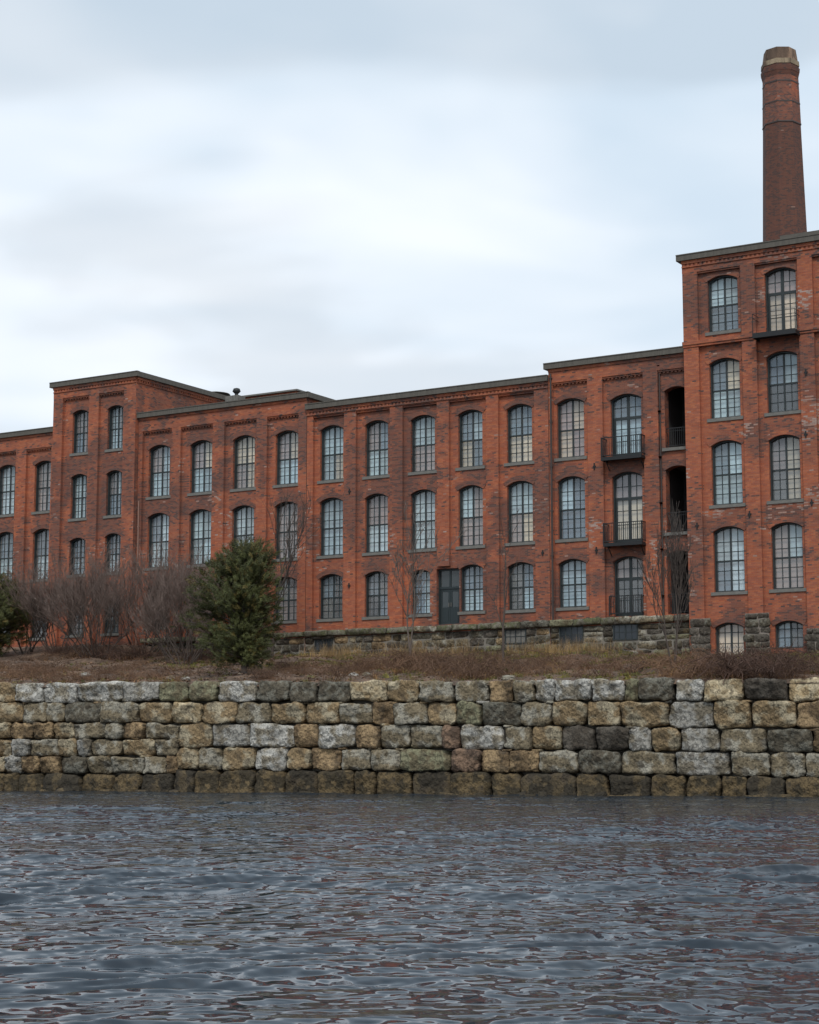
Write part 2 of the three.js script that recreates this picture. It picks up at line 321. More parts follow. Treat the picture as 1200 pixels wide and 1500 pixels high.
function makeDoor(parent, cx, y0, w, h) {
  const D = new THREE.Group(); D.name = 'door'; D.position.set(cx, y0, GLASS + 0.05); parent.add(D);
  const tr = h * 0.64;
  part('frame', merge([box(-w / 2 + 0.003, -w / 2 + 0.09, 0, h - 0.003, -0.07, 0.07), box(w / 2 - 0.09, w / 2 - 0.003, 0, h - 0.003, -0.07, 0.07), box(-w / 2 + 0.09, w / 2 - 0.09, h - 0.1, h - 0.003, -0.07, 0.07), box(-w / 2 + 0.09, w / 2 - 0.09, tr, tr + 0.12, -0.06, 0.075), box(-0.05, 0.05, tr + 0.12, h - 0.1, -0.05, 0.05)]), M.door, D);
  const lw = w / 2 - 0.095;
  for (const sx of [-1, 1]) {
    const x0 = sx < 0 ? -lw : 0.006, x1 = sx < 0 ? -0.006 : lw;
    const leaf = part('door_leaf', merge([box(x0, x1, 0.02, 0.95, -0.03, 0.03), box(x0, x0 + 0.11, 0.95, tr - 0.01, -0.03, 0.03), box(x1 - 0.11, x1, 0.95, tr - 0.01, -0.03, 0.03), box(x0 + 0.11, x1 - 0.11, tr - 0.14, tr - 0.01, -0.03, 0.03), box(x0 + 0.1, x1 - 0.1, 0.15, 0.85, 0.03, 0.045)]), M.door, D);
    const pg = new THREE.PlaneGeometry(lw - 0.22, tr - 1.08); const p = part('pane', pg, doorGlass, leaf); p.position.set((x0 + x1) / 2, (0.95 + tr - 0.14) / 2, 0);
    const k = part('handle', box(sx * 0.07 - 0.015, sx * 0.07 + 0.015, 0.98, 1.2, 0.03, 0.085), M.sill, leaf);
    const tg = new THREE.PlaneGeometry(w / 2 - 0.14, h - tr - 0.22); const q = part('pane', tg, doorGlass, D); q.position.set(sx * (w / 4 - 0.02), (tr + 0.12 + h - 0.1) / 2, 0);
  }
}
// evenly coded columns of windows: [left, right, tones top to bottom]
const ROWS = [[17.40, 20.60], [13.03, 16.38], [9.40, 11.96]];
const col3 = (a, b, ts, rows = ROWS) => rows.slice(0, ts.length).map(([y0, y1], k) => ({ a, b, y0, y1, t: ts[k] }));
const A = makeMill({ s0: -38, s1: -26.42, foot: 7.9, eave: 22.45, panelTop: 21.25, seed: 3, depth: 12, floors: [8.6, 12.4, 16.8], tex: { dark: 0.35, bloom: 0.3 }, overL: 0.25,
  label: 'three storey brick mill wing beyond the stair tower, partly behind the evergreen and bare shrubs',
  piers: [[-37.99, -36.2], [-33.0, -32.1], [-29.79, -28.9], [-26.75, -26.43]],
  open: [...col3(-34.7, -33.1, ['wwww', 'wwgg', 'gggg'], [[17.15, 20.42], [12.78, 16.03], [9.06, 11.66]]), ...col3(-31.5, -29.88, ['wwww', 'ggww', 'dddd'], [[17.15, 20.42], [12.78, 16.03], [9.06, 11.66]]), ...col3(-28.3, -26.95 + 0.25, ['pppg', 'ggww', 'dddd'], [[17.15, 20.42], [12.78, 16.03], [9.06, 11.66]])] });
const Bt = makeMill({ s0: -26.4, s1: -19.62, off: 0.3, foot: 7.9, eave: 25.25, panelTop: 24.2, seed: 5, depth: 12.5, floors: [8.6, 12.4, 16, 20.2], dentils: true, side: true, overR: 0.24, overL: 0.2, tex: { dark: 0.9, bloom: 0.4 },
  label: 'narrow four storey brick stair tower rising above the lower wings on either side of it',
  piers: [[-26.39, -25.62], [-23.4, -22.62], [-20.58, -19.63]],
  open: [...col3(-24.92, -23.62, ['ppgp', 'wwww', 'ggww', 'dddd'], [[20.60, 23.36], [16.43, 19.25], [12.87, 15.2], [9.12, 11.45]]), ...col3(-22.02, -20.78, ['wpww', 'pwgg', 'ggwp', 'dddd'], [[20.60, 23.36], [16.43, 19.25], [12.87, 15.3], [9.12, 11.5]])] });
const C = makeMill({ s0: -19.6, s1: -7.0, foot: 7.0, eave: 22.65, panelTop: 21.5, seed: 7, depth: 12, floors: [8.7, 12.5, 16.9], overR: 0.22, tex: { dark: 0.55, bloom: 0.6, spots: [[1.6, 9.4, 1.6, 1.2, 0.9], [4.4, 5.4, 1.6, 0.9, 0.7]] },
  label: 'three storey brick mill wing with a reddish drainpipe beside the stair tower',
  piers: [[-19.59, -19.28], [-17.0, -16.3], [-13.85, -13.0], [-10.6, -9.85], [-7.58, -7.01]],
  open: [...col3(-18.9, -17.26, ['pwww', 'gwww', 'dddd']), ...col3(-15.68, -14.03, ['pbww', 'wwww', 'dddd']), ...col3(-12.46, -10.86, ['bbpb', 'wwww', 'dddd']), ...col3(-9.34, -7.74, ['pbww', 'pppp', 'tppp'])] });
const dg = [9.42, 11.96];
const D = makeMill({ s0: -6.98, s1: 8.72, foot: 7.0, eave: 21.92, panelTop: 21.2, seed: 11, depth: 12, plainHeads: true, floors: [8.75, 12.5, 16.9], dentils: true, tex: { dark: 0.75, bloom: 0.5, spots: [[3.0, 9.0, 0.7, 3.2, 0.9], [6.1, 10, 0.7, 3, 0.7], [11.2, 9.9, 1.4, 0.7, 0.9], [8.8, 4.6, 0.8, 2.2, 0.5]] },
  label: 'long plain brick mill block with the dark double door at ground level',
  piers: [[-6.97, -6.55], [-4.4, -3.6], [-1.31, -0.47], [1.77, 2.54, 11.98], [4.89, 5.65], [7.85, 8.71], ],
  open: [...col3(-6.18, -4.58, ['wwwb', 'wwww', 'gdtd']), ...col3(-3.08, -1.55, ['pgww', 'ppww', 'gtdg']), ...col3(-0.04, 1.53, ['wwpp', 'wwww']), { a: 0.0, b: 1.2, y0: dg[0], y1: 11.88, t: 'gwgw', kind: 'narrow' }, { a: 1.62, b: 3.07, y0: 8.79, y1: 11.85, square: true },
    ...col3(3.03, 4.56, ['gwbg', 'wppp']), { a: 3.14, b: 4.54, y0: 9.44, y1: 12.0, t: 'ggww' }, ...col3(6.07, 7.62, ['ggbb', 'wwpb', 'tgtw'])] });
const E_ = makeMill({ s0: 8.74, s1: 16.74, foot: 6.8, eave: 22.55, panelTop: 21.5, seed: 13, depth: 12, floors: [8.75, 12.5, 16.95], overL: 0.2, tex: { dark: 0.55, bloom: 0.9, spots: [[6.5, 13.6, 1.2, 1.2, 0.8]] },
  label: 'taller brick mill bay with iron balconies and open porches, against the tall end block',
  piers: [[8.75, 8.95], [11.03, 11.9], [14.24, 15.06], [16.69, 16.735]],
  open: [...col3(9.12, 10.73, ['pbbp', 'wggg', 'wwww']), { a: 12.28, b: 14.04, y0: 17.12, y1: 20.5, t: 'ggww', kind: 'french', sill: false }, { a: 12.3, b: 14.02, y0: 12.62, y1: 16.36, t: 'ppbb', kind: 'french', sill: false }, { a: 12.31, b: 13.98, y0: 8.8, y1: 11.92, t: 'ppdd', kind: 'french', sill: false },
    { a: 15.36, b: 16.66, y0: 17.4, y1: 20.6, none: true, sillOnly: true }, { a: 15.34, b: 16.66, y0: 13.0, y1: 16.45, none: true, sillOnly: true }, { a: 15.32, b: 16.66, y0: 8.8, y1: 12.05, none: true }] });
const FR = [[23.08, 25.99], [18.59, 21.67], [14.16, 17.43], [9.76, 13.05]];
const F = makeMill({ s0: 16.76, s1: 30.2, off: 0.5, foot: 6.0, eave: 27.25, panelTop: 26.3, seed: 17, depth: 11.5, plainHeads: true, floors: [9.0, 13.4, 17.9, 22.3], dentils: true, overL: 0.24, overR: 0.2, tex: { dark: 0.55, bloom: 1.0, ppm: 64, spots: [[1.1, 18.7, 2.6, 1.6, 0.95], [3.2, 19, 0.8, 1.6, 0.9], [7, 16.8, 1.2, 1.4, 0.5]] },
  label: 'tall four storey brick mill block with a ledge, in front of the chimney',
  piers: [[16.77, 17.58], [19.91, 20.67], [22.9, 23.66], [26.1, 26.9], [29.4, 30.19]],
  open: [...col3(18.06, 19.68, ['wwgg', 'gbww', 'gwww', 'wwgw'], FR), { a: 21.12, b: 22.76, y0: 22.55, y1: 25.95, t: 'ppbb', kind: 'french', sill: false }, ...col3(21.1, 22.7, ['gwdd', 'pbtb', 'pwpp'], FR.slice(1)), ...col3(24.2, 25.8, ['wwww', 'wwgg', 'pbww', 'wwww'], FR), ...col3(27.4, 29.0, ['wwww', 'wwgg', 'pbww', 'wwww'], FR),
    { a: 18.04, b: 19.55, y0: 6.55, y1: 8.22, t: 'bbbb', kind: 'cellar', sill: false }, { a: 21.16, b: 22.6, y0: 6.85, y1: 8.2, t: 'wdgd', kind: 'cellar', sill: false }] });
// F: ledge under the top floor
part('string_course', F.uv(merge([box(-0.03, 4.02, 22.5 - 6.0, 22.68 - 6, -0.13, 0.1), box(6.16, 13.47, 22.5 - 6.0, 22.68 - 6, -0.13, 0.1), box(-0.02, 4.02, 22.38 - 6.0, 22.5 - 6, -0.13, 0.05), box(6.16, 13.46, 22.38 - 6.0, 22.5 - 6, -0.13, 0.05)])), F.mat, F.g);
// iron tie plates on the tall block
for (const [s, h] of [[20.1, 8.6 + 4.95], [17.3, 13.15], [23.2, 20.4], [23.3, 13.9], [23.1, 17.3]]) { const x = F.X(s), y = F.Y(h); part('wall_anchor', merge([box(x - 0.03, x + 0.03, y - 0.16, y + 0.16, 0, 0.05), box(x - 0.09, x + 0.09, y - 0.035, y + 0.035, 0.0, 0.045)]), M.iron, F.g); }
for (const [s, h] of [[11.4, 13.3 + 3.45], [11.45, 12.3]]) { const x = E_.X(s), y = E_.Y(h); part('wall_anchor', merge([box(x - 0.03, x + 0.03, y - 0.18, y + 0.18, 0, 0.05), box(x - 0.08, x + 0.08, y - 0.035, y + 0.035, 0.0, 0.045)]), M.iron, E_.g); }
for (const [s, h] of [[7.0 + 1.3, 12.35], [-4.0, 11.2], [-4.0, 16.6]]) { const x = D.X(s), y = D.Y(h); part('wall_anchor', merge([box(x - 0.03, x + 0.03, y - 0.15, y + 0.15, 0, 0.05), box(x - 0.08, x + 0.08, y - 0.035, y + 0.035, 0.0, 0.045)]), M.iron, D.g); }
// porch linings and rails of the open bays
{
  const x0 = E_.X(15.0), x1 = E_.X(16.3);
  for (const [lo, hi] of [[8.8, 12.05], [13.0, 16.45], [17.4, 20.6]]) {
    const R = new THREE.Group(); R.name = 'porch_railing'; R.position.set(E_.X(16.0), E_.Y(lo), -0.32); E_.g.add(R);
    part('rail', merge([box(-0.655, 0.655, 1.02, 1.06, -0.02, 0.02), box(-0.655, 0.655, 0.1, 0.13, -0.015, 0.015), box(-0.655, 0.655, 0.88, 0.9, -0.012, 0.012)]), M.iron, R);
    const bg = []; for (let x = -0.58; x < 0.6; x += 0.115) bg.push(box(x - 0.011, x + 0.011, 0.13, 1.02, -0.011, 0.011));
    part('balusters', merge(bg), M.iron, R).userData.kind = 'stuff';
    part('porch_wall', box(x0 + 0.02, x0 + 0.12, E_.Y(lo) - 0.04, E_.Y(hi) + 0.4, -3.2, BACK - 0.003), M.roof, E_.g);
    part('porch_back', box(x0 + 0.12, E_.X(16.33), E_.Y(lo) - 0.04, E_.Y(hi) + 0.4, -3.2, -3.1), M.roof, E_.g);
  }
}
function balcony(b, s0, s1, h, out, rail = 1.05, solid = true) {
  const G = new THREE.Group(); G.name = 'balcony'; G.position.set(b.X((s0 + s1) / 2), b.Y(h), PANEL); b.g.add(G);
  const w = s1 - s0;
  if (solid) {
    part('platform', merge([box(-w / 2, w / 2, -0.07, 0, 0.003, out), box(-w / 2 - 0.02, w / 2 + 0.02, -0.16, 0.02, out, out + 0.04), box(-w / 2 - 0.02, -w / 2 + 0.04, -0.16, -0.07, 0.003, out), box(w / 2 - 0.04, w / 2 + 0.02, -0.16, -0.07, 0.003, out)]), M.iron, G);
    for (const sx of [-1, 1]) { const t = new THREE.TubeGeometry(new THREE.LineCurve3(new THREE.Vector3(sx * (w / 2 - 0.15), -0.62, 0.02), new THREE.Vector3(sx * (w / 2 - 0.15), -0.1, out * 0.8)), 1, 0.03, 5); part('bracket', t, M.iron, G); }
  }
  const rl = [], bl = [], bar = 0.010;
  for (const y of [rail, 0.1]) { rl.push(box(-w / 2, w / 2, y - 0.025, y + 0.02, out - 0.02, out + 0.025)); for (const sx of [-1, 1]) rl.push(box(sx * w / 2 - 0.02, sx * w / 2 + 0.02, y - 0.025, y + 0.02, 0.01, out)); }
  for (const sx of [-1, 1]) rl.push(box(sx * w / 2 - 0.028, sx * w / 2 + 0.028, 0, rail + 0.03, out - 0.03, out + 0.026));
  part('rail', merge(rl), M.iron, G);
  for (let x = -w / 2 + 0.1; x < w / 2 - 0.05; x += 0.115) bl.push(box(x - bar, x + bar, 0.1, rail, out - bar, out + bar));
  for (const sx of [-1, 1]) for (let z = 0.1; z < out - 0.05; z += 0.115) bl.push(box(sx * w / 2 - bar, sx * w / 2 + bar, 0.1, rail, z - bar, z + bar));
  part('balusters', merge(bl), M.iron, G).userData.kind = 'stuff';
  return G;
}
balcony(E_, 12.05, 14.3, 17.08, 0.7); balcony(E_, 12.1, 14.25, 12.56, 0.7); balcony(E_, 12.2, 14.0, 8.84, 0.3, 1.0, false);
{ // the light balcony on the tall block: slab and a thin wire rail
  const b = F, G = new THREE.Group(); G.name = 'balcony'; G.position.set(b.X(21.85), b.Y(22.5), PANEL); b.g.add(G); const w = 2.2, out = 0.85;
  part('platform', merge([box(-w / 2, w / 2, -0.1, 0, 0.003, out), box(-w / 2 - 0.02, w / 2 + 0.02, -0.22, 0.03, out, out + 0.05), box(-w / 2 - 0.02, -w / 2 + 0.04, -0.22, -0.1, 0.003, out), box(w / 2 - 0.04, w / 2 + 0.02, -0.22, -0.1, 0.003, out)]), M.iron, G);
  const rl = []; for (const y of [1.02, 0.8]) { rl.push(box(-w / 2, w / 2, y - 0.012, y + 0.012, out - 0.012, out + 0.012)); for (const sx of [-1, 1]) rl.push(box(sx * w / 2 - 0.012, sx * w / 2 + 0.012, y - 0.012, y + 0.012, 0.01, out)); }
  for (const sx of [-1, 1]) rl.push(box(sx * w / 2 - 0.016, sx * w / 2 + 0.016, 0, 1.03, out - 0.016, out + 0.016));
  part('rail', merge(rl), M.iron, G);
}
// drainpipes
function pipe(b, s, y0, y1, r, mt, z = 0.06) { const c = new THREE.CylinderGeometry(r, r, y1 - y0, 8); c.translate(b.X(s), b.Y((y0 + y1) / 2), z); const cl = [c]; for (let y = y0 + 1; y < y1; y += 2.4) cl.push(box(b.X(s) - r * 1.5, b.X(s) + r * 1.5, b.Y(y) - 0.03, b.Y(y) + 0.03, 0.003, z + r)); part('drainpipe', merge(cl), mt, b.g); }
pipe(C, -19.42, 7.4, 17.2, 0.045, M.pipe); pipe(E_, 8.9, 8.75, 22.0, 0.055, M.pipeDark); pipe(E_, 15.12, 8.75, 22.0, 0.05, M.pipeDark, PANEL + 0.06);

// ---------------------------------------------------------------- footings of rough stone
const skin = {};
{
  const defs = { // base, second tone, amount
    W: [[0.215, 0.185, 0.135], [0.40, 0.385, 0.345], 0.06], G: [[0.155, 0.132, 0.095], [0.285, 0.272, 0.24], 0.03], g: [[0.165, 0.132, 0.082], [0.30, 0.278, 0.222], 0.03], t: [[0.22, 0.155, 0.082], [0.36, 0.305, 0.205], 0.04], T: [[0.30, 0.22, 0.12], [0.47, 0.39, 0.255], 0.06],
    B: [[0.15, 0.100, 0.052], [0.31, 0.215, 0.115], 0.02], R: [[0.105, 0.068, 0.046], [0.21, 0.135, 0.088], 0.0], O: [[0.13, 0.108, 0.062], [0.20, 0.19, 0.115], 0.02], D: [[0.095, 0.080, 0.055], [0.165, 0.155, 0.122], 0.0], K: [[0.060, 0.048, 0.035], [0.110, 0.094, 0.074], -0.02],
    M: [[0.050, 0.038, 0.020], [0.125, 0.088, 0.042], -0.02], m: [[0.040, 0.032, 0.020], [0.095, 0.070, 0.037], -0.03] };
  let k = 0; for (const n in defs) { k++; skin[n] = std({ map: stoneTex(k, ...defs[n], 0.012), bumpMap: grainBump, bumpScale: 0.13, roughness: 0.93 }); }
}
// a rough-hewn block: its face a grid pushed about by noise and rolled back at the edges
function blockGeo(w, h, depth, r, { nx = 9, ny = 6, rough = 0.06, round = 0.12 } = {}) {
  const ox = r() * 90, oy = r() * 90, pos = [], idx = [], uvs = [], uo = r(), vo = r();
  const lean = (r() - 0.5) * rough * 2.4, lean2 = (r() - 0.4) * rough * 2.0, push = (r() - 0.5) * rough * 1.6, pw = 5 + r() * 6, wob = rough * 2.4;
  const sk = (r() - 0.5) * 0.10, sk2 = (r() - 0.5) * 0.05;
  for (let j = -1; j <= ny + 1; j++) for (let i = -1; i <= nx + 1; i++) {
    const a = clamp(i / nx), b = clamp(j / ny), ca = a * 2 - 1, cb = b * 2 - 1;
    // cluster the grid near the rim, then squeeze the square into a squarish pebble outline
    const sa = Math.sign(ca) * (1 - Math.pow(1 - Math.abs(ca), 1.45)), sb = Math.sign(cb) * (1 - Math.pow(1 - Math.abs(cb), 1.45));
    const ex = Math.abs(sa), ey = Math.abs(sb), mxe = Math.max(ex, ey), k = Math.pow(Math.pow(ex, pw) + Math.pow(ey, pw), 1 / pw), s = k > 1e-4 ? mix(1, mxe / k, 0.9) : 1;
    const short = Math.min(w, h);
    let x = sa * w / 2, y = sb * h / 2;
    // only the corners are pulled in, by an amount set by the shorter side
    x -= Math.sign(sa) * (1 - s) * short * 0.9 * ex; y -= Math.sign(sb) * (1 - s) * short * 0.75 * ey;
    const ang = Math.atan2(sb, sa);
    x += sk * sb * h * 0.5 + (fbm(ox + Math.cos(ang) * 1.7, oy + Math.sin(ang) * 1.7, 3) - 0.5) * wob * mxe;
    y += sk2 * sa * w * 0.5 + (fbm(ox + 40 + Math.cos(ang) * 2.2, oy + Math.sin(ang) * 2.2, 3) - 0.5) * wob * mxe;
    const dEdge = (1 - mxe) * short / 2;
    const q1 = fbm(ox + x * 1.3, oy + y * 1.3, 2), q2 = fbm(ox + 9 + x * 3.4, oy + y * 3.4, 3), q3 = fbm(ox + x * 9, oy + 20 + y * 9, 2);
    let z = -round * Math.pow(1 - clamp(dEdge / (round * 1.25)), 1.9) + (q1 - 0.5) * rough * 2.6 + (Math.abs(q2 - 0.5) * 2 - 0.25) * rough * 1.9 + (q3 - 0.5) * rough * 0.7 + lean * sa + lean2 * sb + push;
    const out = i < 0 || j < 0 || i > nx || j > ny; if (out) z = -depth;
    pos.push(x, y, z); uvs.push(x / 1.5 + uo + (out ? (i < 0 ? -0.2 : i > nx ? 0.2 : 0) : 0), y / 1.5 + vo + (out ? (j < 0 ? -0.2 : j > ny ? 0.2 : 0) : 0));
  }
  const C2 = nx + 3, R2 = ny + 3;
  for (let j = 0; j < R2 - 1; j++) for (let i = 0; i < C2 - 1; i++) { const p = j * C2 + i; idx.push(p, p + 1, p + C2 + 1, p, p + C2 + 1, p + C2); }
  const g = new THREE.BufferGeometry(); g.setAttribute('position', new THREE.Float32BufferAttribute(pos, 3)); g.setAttribute('uv', new THREE.Float32BufferAttribute(uvs, 2)); g.setIndex(idx); g.computeVertexNormals(); return g;
}
function footing(b, sA, sB, yTop, seed, gaps, mortar, toneStr, z0 = 0.0, bed = 0.03) {   // coursed rubble under a block; gaps: cellar openings
  const G = new THREE.Group(); G.name = 'stone_footing'; b.g.add(G);
  const r = rng(seed), inner = [];
  const yb = s => footAt(s) - 0.5;
  // mortar bed in strips round the openings
  let xs = [sA, ...gaps.flatMap(g => [g[0], g[1]]), sB].sort((p, q) => p - q);
  for (let k = 0; k + 1 < xs.length; k++) { const gp = gaps.find(g => Math.abs(g[0] - xs[k]) < 1e-6); const a = xs[k], c = xs[k + 1]; if (c - a < 0.02) continue;
    const ins = bed > 0.05 ? 0.13 : 0; if (!gp) inner.push(box(b.X(a) + ins, b.X(c) - ins, 0.01, b.Y(yTop), 0.004, z0 + bed)); else { if (gp[3] < yTop - 0.02) inner.push(box(b.X(a), b.X(c), b.Y(gp[3]), b.Y(yTop), 0.004, z0 + bed)); inner.push(box(b.X(a), b.X(c), 0.01, b.Y(gp[2]), 0.004, z0 + bed)); } }
  part('mortar_bed', merge(inner), mortar, G);
  let y = yTop;
  while (y > Math.min(yb(sA), yb(sB))) {
    const h = 0.26 + r() * 0.2; let s = sA;
    while (s < sB - 0.05) {
      let w = 0.45 + r() * 0.85; if (s + w > sB - 0.3) w = sB - s;
      const hit = gaps.find(g => s < g[1] && s + w > g[0] && y - h < g[3] - 0.02 && y > g[2] + 0.02);
      let a = s, c = s + w; s += w;
      if (hit) { if (a < hit[0] - 0.12) { c = hit[0] - 0.01; s = hit[1]; } else if (c > hit[1] + 0.12) { a = Math.max(a, hit[1] + 0.01); } else { continue; } if (c > hit[0] && a < hit[1]) continue; }
      if (c - a < 0.15 || y < yb((a + c) / 2)) continue;
      if (bed > 0.05) { if (a === sA) a += (r() - 0.7) * 0.0 + r() * 0.14; if (c === sB) c -= r() * 0.14; }
      const m = part('stone', blockGeo(c - a - 0.03, h - 0.025, 0.1, r, { nx: 5, ny: 3, rough: 0.03, round: 0.05 }), skin[toneStr[Math.floor(r() * toneStr.length)]], G);
      m.position.set(b.X((a + c) / 2), b.Y(y - h / 2), z0 + (bed > 0.05 ? 0.165 : 0.10));
    }
    y -= h;
  }
  return G;
}
function ledge(b, sA, sB, y0, y1, z = 0.3) {   // mossy stone ledge that carries the brickwork, in single lengths
  const r = rng(Math.round(sA * 10) + 500); let s = sA;
  while (s < sB - 0.1) { let w = 0.8 + r() * 1.0; if (s + w > sB - 0.6) w = sB - s; const m = part('ledge_stone', blockGeo(w - 0.02, y1 - y0, 0.3, r, { nx: 8, ny: 4, rough: 0.045, round: 0.06 }), r() < 0.55 ? M.moss : skin['ODg'[Math.floor(r() * 3)]], b.g); m.position.set(b.X(s + w / 2), b.Y((y0 + y1) / 2), z); s += w; }
}
const cellar = [[-6.3, -5.05, 7.55, 8.25], [6.0, 7.3, 7.55, 8.35], [9.25, 10.65, 7.5, 8.38], [12.35, 13.75, 7.55, 8.38]];
footing(C, -19.0, -7.02, 8.35, 61, [], M.mortar, 'DKKBmD'); ledge(C, -19.0, -7.02, 8.38, 8.7);
footing(D, -6.96, 8.7, 8.35, 62, [cellar[0], cellar[1]], M.mortar, 'DKKmDOgKBtD'); ledge(D, -6.96, 8.7, 8.38, 8.72);
footing(E_, 8.76, 16.7, 8.35, 63, [cellar[2], cellar[3]], M.mortar, 'DKKmgDKOD'); ledge(E_, 8.76, 16.7, 8.38, 8.74);
footing(F, 16.78, 18.0, 8.45, 64, [], M.mortarPale, 'KKDK', 0, 0.075); footing(F, 19.62, 21.1, 8.6, 65, [], M.mortarPale, 'KKDK', 0, 0.075); footing(F, 22.75, 30.1, 7.75, 66, [], M.mortarPale, 'KKDK', 0, 0.075);
for (const [b, c, grey] of [[D, cellar[0]], [D, cellar[1], 1], [E_, cellar[2]], [E_, cellar[3]]]) {
  const Wd = new THREE.Group(); Wd.name = 'cellar_window'; Wd.position.set(b.X((c[0] + c[1]) / 2), b.Y(c[2]), 0.01); b.g.add(Wd); const w = c[1] - c[0], h = c[3] - c[2];
  part('frame', merge([box(-w / 2, -w / 2 + 0.07, 0, h, 0, 0.07), box(w / 2 - 0.07, w / 2, 0, h, 0, 0.07), box(-w / 2 + 0.07, w / 2 - 0.07, 0, 0.07, 0, 0.07), box(-w / 2 + 0.07, w / 2 - 0.07, h - 0.07, h, 0, 0.07), box(-0.03, 0.03, 0.07, h - 0.07, 0, 0.06), box(-w / 2 + 0.07, w / 2 - 0.07, h * 0.5 - 0.018, h * 0.5 + 0.018, 0, 0.05), box(-w / 4 - 0.016, -w / 4 + 0.016, 0.07, h - 0.07, 0, 0.048), box(w / 4 - 0.016, w / 4 + 0.016, 0.07, h - 0.07, 0, 0.048)]), M.frame, Wd);
  for (const sx of [-1, 1]) { const p = part('pane', new THREE.PlaneGeometry(w / 2 - 0.1, h - 0.14), grey ? M.sill : new THREE.MeshStandardMaterial({ color: lin(0.02, 0.025, 0.03), roughness: 0.1 }), Wd); p.position.set(sx * (w / 4 - 0.02), h / 2, 0.03); }
  const li = part('lintel', blockGeo(w + 0.3, 0.2, 0.1, rng(7), { nx: 6, ny: 2, rough: 0.02, round: 0.04 }), skin.K, Wd); li.position.set(0, h + 0.08, 0.2);
}

// ---------------------------------------------------------------- on the roofs
function roofThing(name, label, cat, s, off, y, parts) { const g = thing(name, label, cat, mill(s, y, off), FTURN); for (const [n, geo, m] of parts) part(n, geo, m, g); return g; }
{
  const brickM = std({ map: brickTex(8, 2, 31, { dark: 0.6 }) });
  roofThing('roof_penthouse', 'low brick penthouse with a thin flat roof on top of the drainpipe wing', 'penthouse', -12.5, -7.2, 22.62, [['wall', metric(box(-4.6, -0.3, 0, 2.0, -2, 0), 8, 2), brickM], ['roof', box(-4.75, -0.1, 2.0, 2.1, -2.2, 0.2), M.sill]]);
  const cap = new THREE.LatheGeometry([[0, 0.62], [0.35, 0.58], [0.9, 0.46], [0.95, 0.4], [0.5, 0.38], [0.42, 0.3], [0.42, 0]].map(p => new THREE.Vector2(...p)), 20);
  const lv = roofThing('roof_ventilator', 'wide flat-capped roof ventilator on the stair tower roof', 'ventilator', -20.9, -9.5, 25.22, [['cap', cap, M.fascia]]);
  roofThing('roof_vent_pipe', 'small dark vent pipe with a cowl beside the roof penthouse', 'vent', -16.6, -6.0, 22.62, [['pipe', (() => { const c = new THREE.CylinderGeometry(0.12, 0.12, 2.1, 10); c.translate(0, 1.05, 0); return c; })(), M.iron], ['cowl', (() => { const c = new THREE.LatheGeometry([[0.0, 0.36], [0.2, 0.3], [0.27, 0.12], [0.16, 0]].map(p => new THREE.Vector2(...p)), 12); c.translate(0, 2.05, 0); return c; })(), M.iron], ['curb', box(-0.6, 0.4, 0, 1.85, -0.4, 0.4), M.sill]]);
  roofThing('roof_lift_housing', 'low grey-roofed lift housing on the tall block beside the chimney', 'housing', 24.2, -4.2, 27.22, [['wall', metric(box(-3.4, 4, 0, 1.35, -3, 0), 8, 2), brickM], ['roof', box(-3.7, 4.2, 1.35, 1.65, -3.2, 0.25), M.fascia], ['cap_block', box(-4.3, -3.71, 0, 1.6, -0.9, -0.3), M.sill]]);
}
// ---------------------------------------------------------------- chimney
{
  const g = thing('brick_chimney', 'tall octagonal dark brick factory chimney with iron bands and a pale crumbling cap', 'chimney', mill(17.42, 5.7, -13.6), 0);
  const m = std({ map: brickTex(10, 20, 41, { dark: 3, bloom: 0.0, ppm: 60, soot: 0.7 }), color: lin(0.70, 0.70, 0.70) }), mo = std({ map: brickTex(10, 20, 43, { dark: 2.1, bloom: 0.0, soot: 0.66 }) });
  const rAt = y => mix(1.83, 0.95, y / 36) / Math.cos(Math.PI / 8);
  const oct = (y0, y1, r0, r1) => { const c = new THREE.CylinderGeometry(r1, r0, y1 - y0, 8, 1).toNonIndexed(); c.rotateY(Math.PI / 8); c.translate(0, (y0 + y1) / 2, 0); c.computeVertexNormals(); const p = c.attributes.position, n = c.attributes.normal, uv = c.attributes.uv; for (let i = 0; i < p.count; i++) if (Math.abs(n.getY(i)) < 0.9) { uv.setXY(i, uv.getX(i) * 0.9, p.getY(i) / 20); } return c; };
  part('shaft', oct(0, 32.7, rAt(0), rAt(32.7)), m, g);
  part('upper_shaft', oct(32.7, 35.9, rAt(32.7) + 0.02, rAt(35.9) + 0.02), mo, g);
  for (const y of [32.7, 33.95, 35.2]) part('iron_band', oct(y - 0.04, y + 0.04, rAt(y) + 0.04, rAt(y) + 0.04), M.pipeDark, g);
  part('corbel', merge([oct(35.55, 35.85, rAt(35.5) + 0.02, rAt(35.5) + 0.09), oct(35.85, 36.1, rAt(35.5) + 0.1, rAt(35.5) + 0.12), oct(36.1, 36.25, rAt(35.5) + 0.07, rAt(35.5) + 0.07)]), m, g);
  const pale = std({ map: stoneTex(31, [0.12, 0.08, 0.052], [0.30, 0.23, 0.15], -0.03, 0.02) });
  part('cap_ring', oct(36.25, 36.55, rAt(35.5) + 0.10, rAt(35.5) + 0.08), pale, g);
  part('cap', oct(36.55, 37.3, rAt(36) + 0.03, rAt(36) - 0.08), skin.R, g);
}

